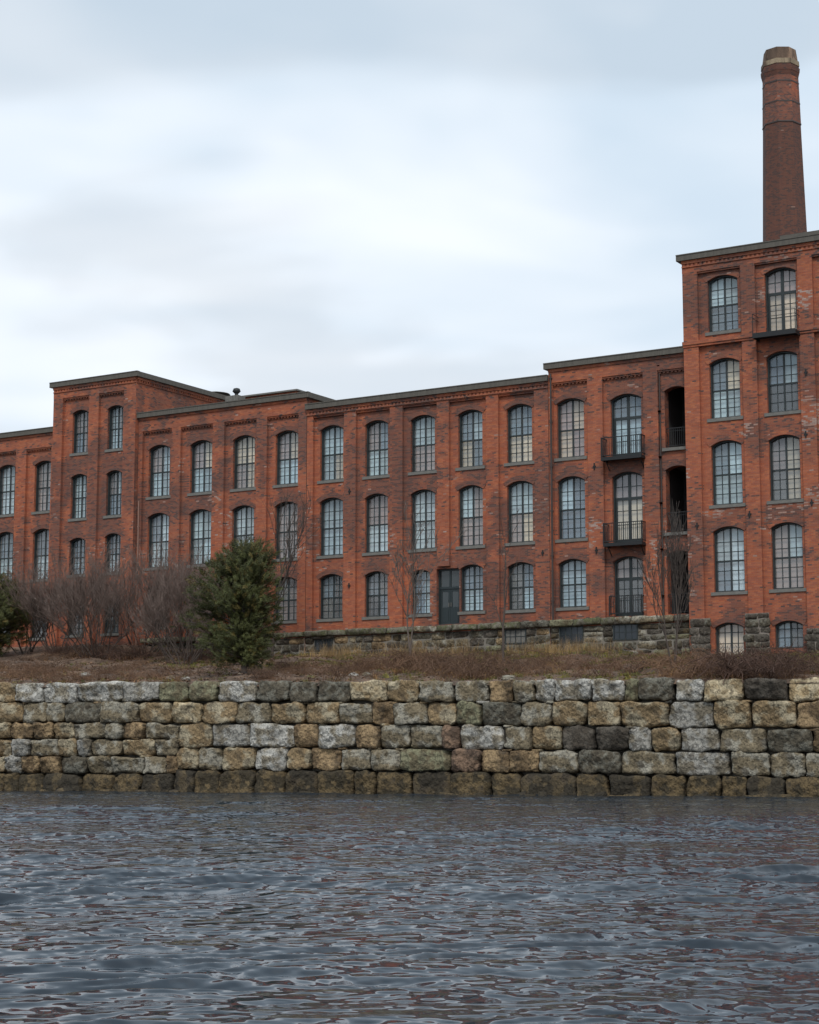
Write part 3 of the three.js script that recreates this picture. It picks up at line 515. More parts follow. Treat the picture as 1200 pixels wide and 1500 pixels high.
// ---------------------------------------------------------------- river wall of granite blocks
{
  const g = thing('river_wall', 'long river wall of big rough granite blocks laid in courses along the bank', 'stone wall', Q0.clone(), QTURN);
  const L = {
    r1: [-22.6, -20.2, -18.7, -16.8, -14.3, -12.4, -10.9, -9.4, -7.4, -5.8, -4.4, -2.8, -1.1, 0.4, 2.0, 3.6, 4.7, 5.6, 6.5, 8.1, 9.5, 10.1, 11.6, 12.8, 14.4, 16.2, 17.8],
    r2: [-22.1, -19.7, -18.4, -17.4, -15.4, -13.5, -11.7, -10.1, -8.4, -6.7, -5.0, -3.3, -1.8, -0.7, 0.8, 2.1, 3.3, 5.0, 6.4, 7.9, 9.3, 11.3, 13.2, 14.7, 16.5, 18.2],
    l3: [-22.1, -20.4, -19.1, -18.0, -16.8, -15.1, -14.3, -13.1, -11.3], l4: [-22.1, -20.3, -19.2, -17.7, -16.7, -15.9, -14.2, -12.6, -11.3], l5: [-22.0, -20.6, -19.7, -18.8, -17.6, -16.1, -14.8, -13.1, -11.9, -11.3],
    r3: [-11.3, -9.6, -7.7, -5.5, -4.3, -2.6, -1.4, 0.0, 1.5, 2.3, 4.2, 5.5, 6.8, 8.2, 9.7, 10.6, 11.8, 13.4, 15.3, 17.1, 18.4], r4: [-11.3, -10.3, -9.1, -7.5, -5.9, -4.7, -3.2, -1.8, -0.4, 1.9, 3.2, 4.5, 5.8, 7.5, 9.3, 11.6, 13.8, 15.4, 16.8, 18.4],
    b: [-22.0, -20.6, -19.8, -18.5, -16.4, -14.7, -13.2, -11.5, -10.4, -9.2, -7.4, -5.9, -4.3, -2.6, -1.6, 0.1, 1.9, 3.7, 5.0, 7.4, 8.8, 10.6, 12.0, 13.4, 14.5, 16.0, 17.7] };
  const T = { r1: 'tWWWGOOWDDDTtggBgWWWODWTKT', r2: 'tggDgtTtgttgBgtODgtttGttB', l3: 'tBBtggBg', l4: 'tGgtGgtg', l5: 'tGBBDgggB', r3: 'tGWBWBggRWgtKKGtGgDB', r4: 'tgtWtBggORBBgDgGggg', b: 'MMMmMMmmMMMmMMMmMMmMmMMMmMM' };
  const Qx = [-21, 0, 17.5], row = a => q => interp(q, Qx, a);
  const Y0 = row([5.07, 4.83, 4.66]), Y1 = row([4.15, 3.91, 3.78]), Y2 = row([3.22, 2.95, 2.66]), Y3 = row([2.12, 1.93, 1.74]), Y4 = row([1.04, 0.97, 0.78]), YL3 = row([2.42, 2.35, 2.35]), YL4 = row([1.62, 1.61, 1.61]), YL5 = row([0.82, 0.82, 0.82]), YB = () => -0.55;
  const YbTop = q => (q < -11.3 ? YL5(q) : Y4(q));
  const spec = { r1: [Y0, Y1], r2: [Y1, Y2], l3: [Y2, YL3], l4: [YL3, YL4], l5: [YL4, YL5], r3: [Y2, Y3], r4: [Y3, Y4], b: [YbTop, YB] };
  const r = rng(777);
  for (const k in spec) {
    // carry each course on past the ends of what is listed
    let xs = [...L[k]], ts = [...T[k]]; const pool = k === 'b' ? 'MmMm' : 'tgGBDtOgW';
    if (k !== 'l3' && k !== 'l4' && k !== 'l5') while (xs[xs.length - 1] < 27) { xs.push(xs[xs.length - 1] + 1.1 + r() * 0.9); ts.push(pool[Math.floor(r() * pool.length)]); }
    if (k !== 'r3' && k !== 'r4') while (xs[0] > -34) { xs.unshift(xs[0] - 1.0 - r() * 0.9); ts.unshift(pool[Math.floor(r() * pool.length)]); }
    for (let i = 0; i + 1 < xs.length; i++) {
      const a = xs[i], c = xs[i + 1], q = (a + c) / 2, yt = spec[k][0](q), yb = spec[k][1](q), gap = 0.02 + r() * 0.06, gapY = 0.0 + r() * 0.06;
      const m = part('stone', blockGeo(c - a - gap, yt - yb - gapY, 0.85, r, { nx: 15, ny: 11, rough: 0.09, round: 0.09 }), skin[ts[i] || 'g'], g);
      m.position.set(q, (yt + yb) / 2 - (k === 'r1' ? r() * 0.05 - 0.02 : 0), k === 'b' ? 0.10 : r() * 0.06);
      if (k !== 'b' && r() < 0.4 && k !== 'r1') { // chinking stones wedged in the joints
        const cm = part('chink_stone', blockGeo(0.25 + r() * 0.35, 0.09 + r() * 0.05, 0.3, r, { nx: 4, ny: 2, rough: 0.03, round: 0.03 }), skin['gtGB'[Math.floor(r() * 4)]], g); cm.position.set(a + (r() - 0.5) * 0.5, yt - 0.02, -0.06); }
    }
  }
  for (let i = 0; i < 26; i++) { const m = part('fallen_stone', blockGeo(0.35 + r() * 0.6, 0.22 + r() * 0.2, 0.3, r, { nx: 6, ny: 4, rough: 0.05, round: 0.08 }), skin[r() < 0.5 ? 'M' : 'm'], g); m.position.set(-22 + r() * 41, -0.02 + r() * 0.07, 0.3 + r() * 0.16); m.rotation.set(-0.5 - r() * 0.5, (r() - 0.5) * 0.6, (r() - 0.5) * 0.3); }
  part('wall_core', box(-90, 90, -1.5, 4.5, -1.6, -0.74), M.mortar, g);
}

// ---------------------------------------------------------------- ground
{
  const xs = [], zs = []; // in river-wall coordinates: along, back
  for (let q = -400; q <= 400;) { xs.push(q); q += Math.abs(q) < 45 ? 0.4 : Math.abs(q) < 80 ? 4 : 40; }
  for (let d = 0.12; d < 600;) { zs.push(d); d += d < 40 ? 0.4 : d < 80 ? 4 : 40; }
  const pos = [], uv = [], idx = [];
  for (const d of zs) for (const q of xs) { const p = Q0.clone().addScaledVector(QU, q).addScaledVector(QN, -d), b = bankAt(p.x, p.z); let y = b.y; if (d < 0.2) y -= 0.15; y += (fbm(p.x * 2.2, p.z * 2.2, 3) - 0.5) * 0.22 * sst(0.1, 0.8, d); if (b.df < 0.3) y = Math.min(y, footAt(b.s)); pos.push(p.x, y, p.z); uv.push(p.x / 12, p.z / 12); }
  const n = xs.length; for (let j = 0; j + 1 < zs.length; j++) for (let i = 0; i + 1 < n; i++) { const p = j * n + i; idx.push(p, p + 1, p + n + 1, p, p + n + 1, p + n); }
  const g = new THREE.BufferGeometry(); g.setAttribute('position', new THREE.Float32BufferAttribute(pos, 3)); g.setAttribute('uv', new THREE.Float32BufferAttribute(uv, 2)); g.setIndex(idx); g.computeVertexNormals();
  const tex = colourTex(1024, 1024, (i, j, o) => { const x = i / 1024, y = j / 1024; const f = (k, s) => mix(mix(fbm(x * k + s, y * k, 5), fbm((x - 1) * k + s, y * k, 5), x), mix(fbm(x * k + s, (y - 1) * k, 5), fbm((x - 1) * k + s, (y - 1) * k, 5), x), y); const a = sst(0.4, 0.62, f(14, 3)), b = h2(i * 5, j * 3), m = f(60, 9); o[0] = mix(0.095, 0.17, a) * (0.5 + m) * (0.7 + 0.6 * b); o[1] = mix(0.064, 0.11, a) * (0.5 + m) * (0.7 + 0.6 * b); o[2] = mix(0.045, 0.072, a) * (0.5 + m) * (0.7 + 0.6 * b); });
  const m = new THREE.Mesh(g, std({ map: tex, bumpMap: grainBump, bumpScale: 0.05 })); m.name = 'ground'; m.userData = { kind: 'structure', label: 'sloping bank of bare soil and leaf litter behind the river wall', category: 'ground' }; m.receiveShadow = m.castShadow = true; scene.add(m);
}

// ---------------------------------------------------------------- water
{
  const R = new THREE.Group(); R.name = 'river'; R.userData = { kind: 'structure', label: 'dark rippled river water in front of the granite wall', category: 'water' }; scene.add(R);
  // fine ripples too short for the mesh: a tileable normal sheet, nine metres square
  const NS = 1024, hgt = new Float32Array(NS * NS), rr = rng(31), tr2 = [];
  for (let i = 0; i < 46; i++) { const lam = 0.62 * Math.pow(0.16, i / 46), g = (rr() + rr() + rr() - 1.5) * 1.3 + 0.1, n = 9 / lam; const a = Math.round(n * Math.sin(g)), b = Math.round(n * Math.cos(g)), kk = 2 * Math.PI * Math.hypot(a, b) / 9; tr2.push([a, b, 0.032 / kk, rr() * 6.28]); }
  const sn = new Float32Array(NS); for (let i = 0; i < NS; i++) sn[i] = Math.sin(i / NS * 2 * Math.PI);
  for (const [a, b, am, ph] of tr2) { const p0 = Math.round(ph / 6.2832 * NS); for (let j = 0; j < NS; j++) for (let i = 0; i < NS; i++) hgt[j * NS + i] += am * sn[(a * i + b * j + p0 + 64 * NS * 99) & (NS - 1)]; }
  const nd = new Uint8Array(NS * NS * 4), px = NS / 9 / 2;
  for (let j = 0; j < NS; j++) for (let i = 0; i < NS; i++) { const dx = (hgt[j * NS + ((i + 1) & (NS - 1))] - hgt[j * NS + ((i - 1) & (NS - 1))]) * px, dy = (hgt[((j + 1) & (NS - 1)) * NS + i] - hgt[((j - 1) & (NS - 1)) * NS + i]) * px, l = 1 / Math.hypot(dx, dy, 1), k = (j * NS + i) * 4; nd[k] = 127.5 - 127.5 * dx * l; nd[k + 1] = 127.5 - 127.5 * dy * l; nd[k + 2] = 127.5 + 127.5 * l; nd[k + 3] = 255; }
  const ntex = new THREE.DataTexture(nd, NS, NS); ntex.wrapS = ntex.wrapT = THREE.RepeatWrapping; ntex.magFilter = THREE.LinearFilter; ntex.needsUpdate = true;
  const mat = new THREE.MeshPhysicalMaterial({ normalMap: ntex, color: lin(0.019, 0.028, 0.038), roughness: 0.05, ior: 1.36, specularIntensity: 1 });
  // many crossing wave trains, short steep ones riding on longer ones
  const trains = [], wr2 = rng(2024), NTR = 64;
  for (let i = 0; i < NTR; i++) { const f = (i + wr2() * 0.8) / NTR, lam = 2.6 * Math.pow(0.11 / 2.6, f), g = (wr2() + wr2() + wr2() - 1.5) * (lam > 0.3 ? 0.36 : 0.6) + 0.07, k = 2 * Math.PI / lam; trains.push({ kx: k * Math.sin(g), kz: k * Math.cos(g), lam, a: (0.053 * Math.exp(-0.5 * (Math.log(lam / 0.40) / 0.8) ** 2) + (lam < 0.24 ? 0.024 : 0.008)) / k, ph: wr2() * 6.28 }); }
  const stepAt = d => Math.max(0.022, 0.0024 * d - 0.002);
  const wave = (x, z) => {
    const wx = x + 1.8 * (fbm(x * 0.33 + 7, z * 0.41, 3) - 0.5), wz = z + 1.5 * (fbm(x * 0.42, z * 0.35 + 4, 3) - 0.5);
    const gust = 0.46 + 0.84 * sst(0.30, 0.62, fbm(x * 0.09 + 20, z * 0.22 + 3, 4)), chop = 0.15 + 1.3 * sst(0.2, 0.8, fbm(x * 0.5 + 5, z * 1.5 + 8, 3)), st = stepAt(-z);
    let h = 0;
    for (const t of trains) { const q = t.lam / st; if (q < 3) continue; const s = Math.sin(t.kx * wx + t.kz * wz + t.ph); h += t.a * (q < 5 ? (q - 3) / 2 : 1) * (t.lam < 0.9 ? gust * chop : gust) * (s + 0.22 * (s * s - 0.5)); }
    return h;
  };
  const ds = []; for (let d = 5.5; d < 106;) { ds.push(d); d += stepAt(d); }
  const nc = 640, pos = [], uvw = [], idx = [];
  for (const d of ds) for (let i = 0; i <= nc; i++) { const t = i / nc * 2 - 1, x = t * (d * 0.285 + 2.5), z = -d; pos.push(x, wave(x, z), z); uvw.push(x / 9, z / 9); }
  for (let j = 0; j + 1 < ds.length; j++) for (let i = 0; i < nc; i++) { const p = j * (nc + 1) + i; idx.push(p, p + 1, p + nc + 2, p, p + nc + 2, p + nc + 1); }
  const g = new THREE.BufferGeometry(); g.setAttribute('position', new THREE.Float32BufferAttribute(pos, 3)); g.setAttribute('uv', new THREE.Float32BufferAttribute(uvw, 2)); g.setIndex(idx); g.computeVertexNormals();
  part('rippled_surface', g, mat, R);
  const o = new THREE.PlaneGeometry(1200, 700); o.rotateX(-Math.PI / 2); o.translate(0, -0.3, 180); part('outer_surface', o, mat, R);
}

// ---------------------------------------------------------------- plants
function limb(pos, nor, a, b, ra, rb, sides = 3) {   // a tapered limb added to flat arrays
  const d = b.clone().sub(a).normalize(), u = new THREE.Vector3(Math.abs(d.y) > 0.9 ? 1 : 0, Math.abs(d.y) > 0.9 ? 0 : 1, 0).cross(d).normalize(), v = d.clone().cross(u);
  const ring = (c, r) => { const o = []; for (let k = 0; k < sides; k++) { const t = k / sides * 2 * Math.PI; o.push([c.clone().addScaledVector(u, r * Math.cos(t)).addScaledVector(v, r * Math.sin(t)), u.clone().multiplyScalar(Math.cos(t)).addScaledVector(v, Math.sin(t))]); } return o; };
  const A0 = ring(a, ra), B0 = ring(b, rb);
  for (let k = 0; k < sides; k++) { const l = (k + 1) % sides; for (const [p, n] of [A0[k], A0[l], B0[l], A0[k], B0[l], B0[k]]) { pos.push(p.x, p.y, p.z); nor.push(n.x, n.y, n.z); } }
}
function geoOf(pos, nor, col) { const g = new THREE.BufferGeometry(); g.setAttribute('position', new THREE.Float32BufferAttribute(pos, 3)); if (nor) g.setAttribute('normal', new THREE.Float32BufferAttribute(nor, 3)); if (col) g.setAttribute('color', new THREE.Float32BufferAttribute(col, 3)); if (!nor) g.computeVertexNormals(); return g; }
const barkTex = (a, b) => std({ color: lin(...a), roughness: 1 });
const BARK = [barkTex([0.15, 0.125, 0.11]), barkTex([0.18, 0.130, 0.108]), barkTex([0.085, 0.066, 0.055]), barkTex([0.16, 0.13, 0.11])];
function branchTree(r, start, dir, len, rad, depth, out, { split = 3, spread = 0.5, up = 0.25, shrink = 0.66, wig = 0.18, minR = 0.006 } = {}) {
  let p = start.clone(), d = dir.clone().normalize(); const seg = depth > 2 ? 4 : 3, L = len / seg;
  for (let k = 0; k < seg; k++) {
    d.add(new THREE.Vector3((r() - 0.5) * wig * 2, (r() - 0.5) * wig + up * 0.12, (r() - 0.5) * wig * 2)).normalize();
    const q = p.clone().addScaledVector(d, L), ra = Math.max(minR, rad * (1 - 0.5 * k / seg)), rb = Math.max(minR * 0.8, rad * (1 - 0.5 * (k + 1) / seg));
    limb(depth > 1 ? out.tp : out.fp, depth > 1 ? out.tn : out.fn, p, q, ra, rb, depth > 2 ? 5 : 3);
    if (depth > 0 && k > 0) {
      const n = k === seg - 1 ? split : Math.max(1, Math.round(split * 0.6));
      for (let m = 0; m < n; m++) { const e = d.clone().add(new THREE.Vector3((r() - 0.5) * 2 * spread, (r() - 0.35) * spread + up * 0.3, (r() - 0.5) * 2 * spread)); branchTree(r, q, e, len * shrink * (0.65 + r() * 0.6), rad * 0.52, depth - 1, out, { split, spread, up, shrink, wig, minR }); }
    }
    p = q;
  }
}
function bareTree(name, label, cat, s3, h, rad, seed, opt, mat = 0, group) {
  const b = bankAt(s3[0], s3[1]), g = thing(name, label, cat, new THREE.Vector3(s3[0], b.y - 0.05, s3[1]), 0, group), r = rng(seed), out = { tp: [], tn: [], fp: [], fn: [] };
  for (let k = 0; k < (opt.stems || 1); k++) { const a = r() * 6.28, w = opt.stems ? (opt.fan ?? 0.55) * Math.sqrt(r()) : 0.06; branchTree(r, new THREE.Vector3(Math.cos(a) * (opt.base || 0) * r(), 0, Math.sin(a) * (opt.base || 0) * r()), new THREE.Vector3(Math.cos(a) * w, 1, Math.sin(a) * w), h * (0.75 + 0.35 * r()), rad * (0.7 + 0.5 * r()), opt.depth ?? 3, out, opt); }
  part(opt.stems ? 'stems' : 'trunk', geoOf(out.tp, out.tn), BARK[mat], g); part('twigs', geoOf(out.fp, out.fn), BARK[opt.twigMat ?? mat], g);
  return g;
}
const onBank = (s, df) => { const p = mill(s, 0, df); return [p.x, p.z]; };
// thicket of bare shrubs in front of the wings
const shrubs = [[-23.6, 5.2, 3.0], [-21.2, 5.0, 3.5], [-19.2, 4.2, 3.6], [-16.7, 6.6, 3.4], [-15.4, 4.4, 3.9], [-12.9, 4.6, 3.8], [-11.0, 5.4, 3.6], [-10.0, 7.4, 2.8]];
shrubs.forEach(([s, df, h], i) => bareTree('bare_shrub', 'leafless purple-brown shrub in the thicket below the brick wings, beside the dark evergreen', 'shrub', onBank(s, df), h * 0.8, 0.036, 300 + i * 7, { stems: 12, fan: 0.95, base: 0.8, depth: 3, split: 3, spread: 0.7, up: 0.35, shrink: 0.58, wig: 0.2, minR: 0.0085, twigMat: 1 }, 2, 'bare shrubs of the thicket'));
// bare saplings
bareTree('bare_sapling', 'bare grey sapling with a low broken limb, in front of the long plain block', 'tree', [4.48, -86.9], 3.6, 0.085, 812, { depth: 3, split: 2, spread: 0.75, up: 0.5, shrink: 0.5, wig: 0.12, minR: 0.009 }, 2);
bareTree('bare_sapling', 'bare many-stemmed sapling in front of the open porches', 'tree', [11.45, -78.6], 3.7, 0.06, 905, { stems: 3, fan: 0.2, base: 0.12, depth: 3, split: 3, spread: 0.5, up: 0.9, shrink: 0.52, wig: 0.1, minR: 0.010 }, 2);
bareTree('bare_sapling', 'slender bare sapling between the double door and its neighbouring windows', 'tree', [0.05, -94.6], 3.9, 0.05, 611, { stems: 2, fan: 0.2, base: 0.1, depth: 3, split: 3, spread: 0.7, up: 0.5, shrink: 0.52, wig: 0.14, minR: 0.011 }, 3);
bareTree('bare_sapling', 'bare twiggy sapling growing close behind the dark evergreen', 'tree', onBank(-7.6, 2.4), 4.8, 0.07, 433, { stems: 2, fan: 0.3, base: 0.2, depth: 3, split: 3, spread: 0.6, up: 0.5, shrink: 0.55, wig: 0.14, minR: 0.008 }, 2);

// evergreens: trunk, boughs, and needle sprays through the whole crown
function evergreen(label, xz, H, R, seed, tint, profile) {
  const b = bankAt(xz[0], xz[1]), g = thing('evergreen_tree', label, 'tree', new THREE.Vector3(xz[0], b.y - 0.08, xz[1]), 0), r = rng(seed);
  const tp = [], tn = [], np = [], nn = [], nc = [];
  let prev = new THREE.Vector3(), yy = 0; const trunkAt = y => new THREE.Vector3(Math.sin(y * 1.1 + seed) * 0.07, y, Math.cos(y * 0.9 + seed) * 0.07).sub(new THREE.Vector3(Math.sin(seed) * 0.07, 0, Math.cos(seed) * 0.07));
  for (let k = 1; k <= 10; k++) { const q = trunkAt(H * 0.95 * k / 10); limb(tp, tn, prev, q, 0.15 * (1 - (k - 1) / 10.5), 0.15 * (1 - k / 10.5), 7); prev = q; }
  const spray = (c, d, L, tone) => {   // a bottle-brush of flat needles
    const n = 13; const u = new THREE.Vector3(r() - 0.5, r() - 0.5, r() - 0.5).cross(d).normalize(), v = d.clone().cross(u).normalize();
    for (let k = 0; k < n; k++) {
      const a = k / n * 6.28 * 2.6 + r(), at = c.clone().addScaledVector(d, L * (k / n - 0.3)), o = u.clone().multiplyScalar(Math.cos(a)).addScaledVector(v, Math.sin(a)).addScaledVector(d, 0.75).normalize();
      const tip = at.clone().addScaledVector(o, 0.10 + r() * 0.08), w = d.clone().cross(o).normalize().multiplyScalar(0.013 + r() * 0.008);
      const nrm = o.clone().cross(w).normalize(); const p = [at.clone().add(w), at.clone().sub(w), tip];
      for (const q of p) { np.push(q.x, q.y, q.z); nn.push(nrm.x, nrm.y, nrm.z); nc.push(...tone); }
    }
  };
  const boughs = 128;
  for (let k = 0; k < boughs; k++) {
    const t = Math.pow((k + r()) / boughs, 0.92), y = H * mix(0.09, 0.97, t), a = k * 2.399 + r() * 0.8;
    const lump = 0.56 + 0.84 * vn(Math.cos(a) * 1.6 + seed, t * 5 + Math.sin(a) * 1.6), len = R * profile(t) * lump;
    const st = trunkAt(y), rise = mix(-0.12, 0.75, t) + (r() - 0.5) * 0.3, dir = new THREE.Vector3(Math.cos(a), rise, Math.sin(a)).normalize();
    const end = st.clone().addScaledVector(dir, len); end.y += len * 0.12;
    limb(tp, tn, st, end, 0.02 + 0.012 * len, 0.006, 3);
    const subs = Math.max(4, Math.round(len * 17));
    for (let m = 0; m < subs; m++) {
      const f = Math.pow((m + r()) / subs, 0.62), c = st.clone().lerp(end, f).add(new THREE.Vector3((r() - 0.5) * 0.9, (r() - 0.45) * 0.7, (r() - 0.5) * 0.9).multiplyScalar(0.4 + 0.6 * f));
      const d2 = dir.clone().add(new THREE.Vector3(r() - 0.5, r() * 0.6 - 0.1, r() - 0.5).multiplyScalar(1.1)).normalize();
      const z = r(), tone = z < 0.12 ? [tint[0] * 2.1, tint[1] * 1.45, tint[2] * 1.2] : tint.map(v => v * (0.65 + z * 0.75));
      for (let e = 0; e < 2; e++) spray(c.clone().add(new THREE.Vector3((r() - 0.5) * 0.2, (r() - 0.5) * 0.2, (r() - 0.5) * 0.2)), d2, 0.24 + r() * 0.16, tone);
    }
  }
  part('trunk', geoOf(tp, tn), BARK[0], g);
  part('crown', geoOf(np, nn, nc), new THREE.MeshPhysicalMaterial({ vertexColors: true, roughness: 0.75, side: THREE.DoubleSide, transmission: 0.0 }), g);
  return g;
}
const pine = t => interp(t, [0, 0.1, 0.25, 0.42, 0.58, 0.72, 0.86, 1], [0.55, 0.92, 1.06, 1.08, 0.98, 0.76, 0.50, 0.16]);
evergreen('dense dark green evergreen standing alone at the edge of the river wall', [-7.9, -86.9], 6.3, 2.12, 21, [0.058, 0.064, 0.015], pine);
evergreen('yellow-green evergreen below the far brick wing, past the thicket', onBank(-25.2, 6.6), 4.6, 2.1, 37, [0.062, 0.066, 0.016], pine);

// ground cover
function cover(name, label, cat, geos, mats, count, seed, place) {
  const G = new THREE.Group(); G.name = name; G.userData = { kind: 'stuff', label, category: cat }; scene.add(G);
  const r = rng(seed), lists = geos.map(() => []);
  for (let i = 0; i < count; i++) { const p = place(r); if (p) lists[Math.floor(r() * geos.length)].push(p); }
  geos.forEach((geo, k) => { const im = new THREE.InstancedMesh(geo, mats[k % mats.length], lists[k].length), o = new THREE.Object3D(), c = new THREE.Color();
    im.name = name + '_clumps'; im.castShadow = im.receiveShadow = true;
    lists[k].forEach((p, i) => { o.position.set(p[0], p[1], p[2]); o.rotation.set((r() - 0.5) * 0.4, r() * 6.28, (r() - 0.5) * 0.4); o.scale.setScalar(p[3]); o.updateMatrix(); im.setMatrixAt(i, o.matrix); const v = 0.55 + r() * 0.8; c.setRGB(v * (p[4]?.[0] ?? 1), v * (p[4]?.[1] ?? 1), v * (p[4]?.[2] ?? 1)); im.setColorAt(i, c); });
    G.add(im); });
}
function tuftGeo(seed, n, h, w, droop, spread) {
  const r = rng(seed), pos = [];
  for (let k = 0; k < n; k++) {
    const a = r() * 6.28, l = h * (0.5 + r() * 0.6), ox = (r() - 0.5) * spread, oz = (r() - 0.5) * spread, dx = Math.cos(a), dz = Math.sin(a), px = -dz * w, pz = dx * w, lean = 0.25 + r() * droop;
    let a0 = [ox, 0, oz], b0 = w; const segs = 3;
    for (let s = 0; s < segs; s++) { const f0 = s / segs, f1 = (s + 1) / segs, pt = f => [ox + dx * lean * l * f * f, l * (f - 0.42 * droop * f * f * f), oz + dz * lean * l * f * f], A = pt(f0), B = pt(f1), wa = 1 - f0, wb = 1 - f1;
      pos.push(A[0] - px * wa, A[1], A[2] - pz * wa, A[0] + px * wa, A[1], A[2] + pz * wa, B[0] + px * wb, B[1], B[2] + pz * wb);
      if (wb > 0.01) pos.push(A[0] - px * wa, A[1], A[2] - pz * wa, B[0] + px * wb, B[1], B[2] + pz * wb, B[0] - px * wb, B[1], B[2] - pz * wb); }
  }
  return geoOf(pos);
}
const coverMat = c => std({ color: lin(...c), side: THREE.DoubleSide, roughness: 0.95 });
const pick = (r, q0, q1, d0, d1) => { const q = mix(q0, q1, r()), d = mix(d0, d1, r()), p = Q0.clone().addScaledVector(QU, q).addScaledVector(QN, -d); return [p.x, p.z, bankAt(p.x, p.z)]; };
const caneGeo = seed => { const r = rng(seed), p = [], n = []; for (let k = 0; k < 16; k++) { const a = r() * 6.28, l = 0.5 + r() * 0.9, up = 0.35 + r() * 0.75, o = new THREE.Vector3((r() - 0.5) * 0.5, 0, (r() - 0.5) * 0.5), dx = Math.cos(a), dz = Math.sin(a); let q = o.clone(); for (let s = 1; s <= 5; s++) { const f = s / 5, e = new THREE.Vector3(o.x + dx * l * f, up * 4 * f * (1 - f * 0.82) * 0.45, o.z + dz * l * f).add(new THREE.Vector3((r() - 0.5) * 0.1, (r() - 0.5) * 0.1, (r() - 0.5) * 0.1)); limb(p, n, q, e, 0.010, 0.008, 3); if (s > 1 && s < 5) { const tw = e.clone().add(new THREE.Vector3((r() - 0.5) * 0.4, r() * 0.3, (r() - 0.5) * 0.4)); limb(p, n, e, tw, 0.006, 0.004, 3); } q = e; } } return geoOf(p, n); };
cover('dry_bracken', 'tangle of brown dead bracken and brambles on the bank above the river wall', 'undergrowth', [tuftGeo(1, 16, 0.42, 0.013, 1.6, 0.5), tuftGeo(2, 20, 0.34, 0.013, 1.9, 0.6), tuftGeo(3, 12, 0.62, 0.011, 1.1, 0.4), tuftGeo(6, 18, 0.3, 0.012, 1.8, 0.6), tuftGeo(9, 14, 0.45, 0.012, 1.4, 0.5), caneGeo(4)], [coverMat([0.20, 0.115, 0.060]), coverMat([0.15, 0.090, 0.052]), coverMat([0.27, 0.185, 0.095]), coverMat([0.23, 0.145, 0.080]), coverMat([0.17, 0.115, 0.07]), coverMat([0.13, 0.085, 0.062])], 26000, 51, r => {
  const [x, z, b] = pick(r, -30, 25, 0.12, 26); if (b.df < 0.4) return null; const n = fbm(x * 0.5 + 9, z * 0.5, 3), n2 = fbm(x * 0.7 + 30, z * 0.7 + 5, 3);
  const under = b.s < -9.5 && b.s > -25 && b.df < 7.5 && b.df > 2; const dens = (b.q > -6.5 ? 0.85 : under ? 0.9 : 0.6) * sst(0.36, 0.52, n) * (b.q > -6.5 && b.df < 6 && b.df > 1 ? 0.4 : 1); if (r() > dens) return null;
  const big = (b.q > 12 && b.q < 16.5 && b.dq < 5 ? 0.9 : 0.74) * mix(0.25, 1.7, sst(0.32, 0.68, n2)); const warm = vn(x * 0.4 + 60, z * 0.4);
  return [x, b.y - 0.03, z, big * (0.5 + r() * 0.7) * (under ? 1.5 : b.q < -6.5 ? 0.65 : 1) * sst(-0.6, 0.9, b.dq) * (0.28 + 0.72 * sst(2, 10, b.df)), b.q > 12.5 && b.q < 16.5 && n2 > 0.45 || under ? [0.74, 0.62, 0.58] : [0.85 + 0.7 * warm, 0.74 + 0.6 * warm, 0.68 + 0.35 * warm]]; });
cover('tall_dead_weeds', 'straw coloured dead weeds against the stone footing', 'weeds', [tuftGeo(7, 9, 1.15, 0.009, 0.5, 0.4), tuftGeo(8, 7, 1.4, 0.008, 0.4, 0.3)], [coverMat([0.36, 0.23, 0.09]), coverMat([0.25, 0.17, 0.09])], 900, 53, r => { const p = mill(mix(-7, 16.5, r()), 0, mix(0.5, 3.5, r())); const b = bankAt(p.x, p.z), n = vn(b.s * 0.7 + 3, 5); return n > 0.5 ? [p.x, b.y - 0.03, p.z, 0.5 + r() * 0.5] : null; });
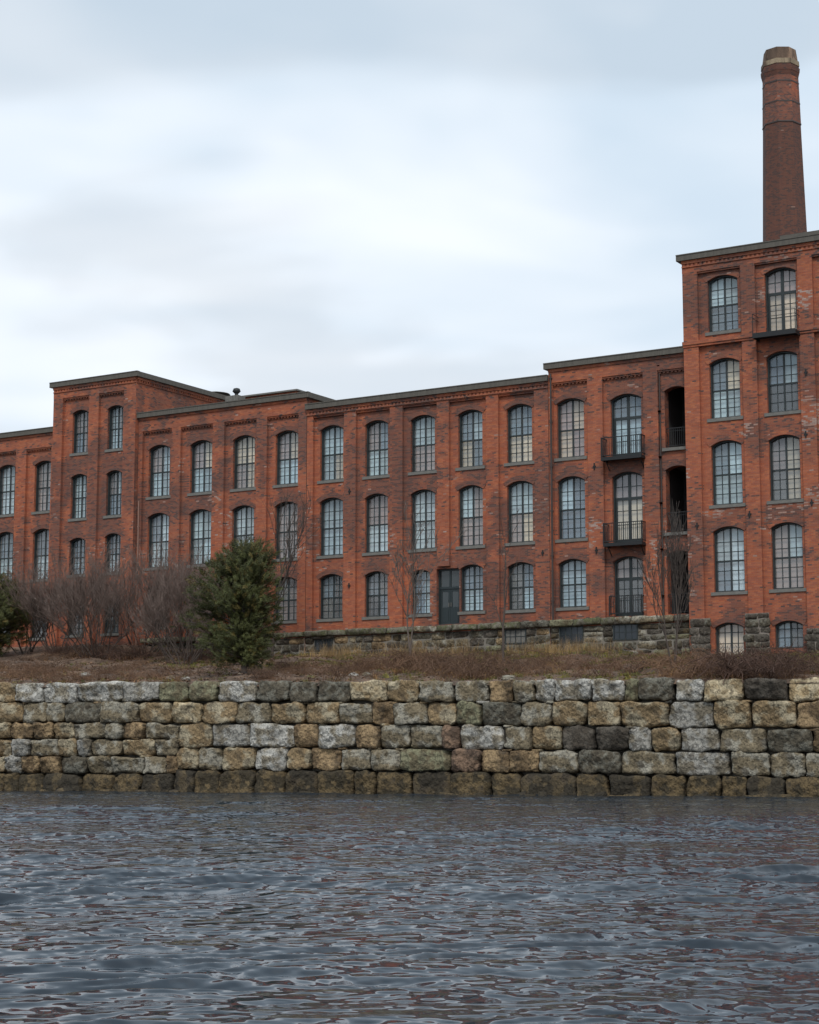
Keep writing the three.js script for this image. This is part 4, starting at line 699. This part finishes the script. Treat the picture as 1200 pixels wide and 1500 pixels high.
cover('yellow_grass', 'yellow-green winter grass below the stone footing', 'grass', [tuftGeo(11, 16, 0.26, 0.012, 0.8, 0.3), tuftGeo(12, 14, 0.2, 0.012, 1, 0.35)], [coverMat([0.19, 0.17, 0.035]), coverMat([0.13, 0.14, 0.04])], 18000, 55, r => { const [x, z, b] = pick(r, -26, 24, 0.4, 26); if (b.df < 0.35) return null; const zone = (b.df < 9 && b.s > -4 ? 1 : b.q > -6 ? 0.4 : b.s < -6 && b.s > -10 && b.df < 12 ? 0.8 : b.s < -20 && b.df < 4 ? 0.9 : 0.12) * sst(0.36, 0.5, fbm(x * 0.4 + 70, z * 0.4, 3)); return r() < zone ? [x, b.y - 0.02, z, 0.6 + r() * 0.7] : null; });
{ const lf = new THREE.BufferGeometry(); lf.setAttribute('position', new THREE.Float32BufferAttribute([-0.07, 0, 0, 0, 0.02, 0.045, 0.08, 0.035, 0, -0.07, 0, 0, 0.08, 0.035, 0, 0, 0.01, -0.045], 3)); lf.computeVertexNormals();
  cover('leaf_litter', 'brown fallen leaves scattered over the bank', 'leaves', [lf, lf.clone()], [coverMat([0.21, 0.12, 0.07]), coverMat([0.15, 0.085, 0.055])], 34000, 57, r => { const [x, z, b] = pick(r, -30, 24, 0.1, 24); if (b.df < 0.3) return null; return r() < (b.q < -5 ? 0.95 : 0.4) ? [x, b.y + 0.03, z, 0.4 + r() * 0.9, r() < 0.02 ? [2.6, 3.6, 4.6] : null] : null; }); }
// a few loose stones on the bank
{ const r = rng(88); for (const [q, d] of [[-19.5, 5], [-18.2, 6.5], [-13.0, 2.2], [-12.4, 2.5], [-3.4, 3.2], [4.1, 1.2], [14.6, 5.5], [13.6, 6.2], [16.0, 6.5], [-4.6, 4.4]]) { const p = Q0.clone().addScaledVector(QU, q).addScaledVector(QN, -d), b = bankAt(p.x, p.z); const ic = new THREE.IcosahedronGeometry(0.16 + r() * 0.16, 2), v = ic.attributes.position; for (let i = 0; i < v.count; i++) { const k = 0.75 + 0.5 * vn(v.getX(i) * 9 + q, v.getY(i) * 9 + v.getZ(i) * 7); v.setXYZ(i, v.getX(i) * k * 1.3, v.getY(i) * k * 0.7, v.getZ(i) * k); } ic.computeVertexNormals(); const m = new THREE.Mesh(ic, skin['WgGt'[Math.floor(r() * 4)]]); m.name = numbered('loose_stone'); m.position.set(p.x, b.y + 0.04, p.z); m.rotation.y = r() * 6; m.castShadow = m.receiveShadow = true; m.userData = { label: 'small loose stone lying on the leaf-strewn bank', category: 'stone', group: 'loose stones on the bank' }; scene.add(m); } }

renderer.render(scene, camera);
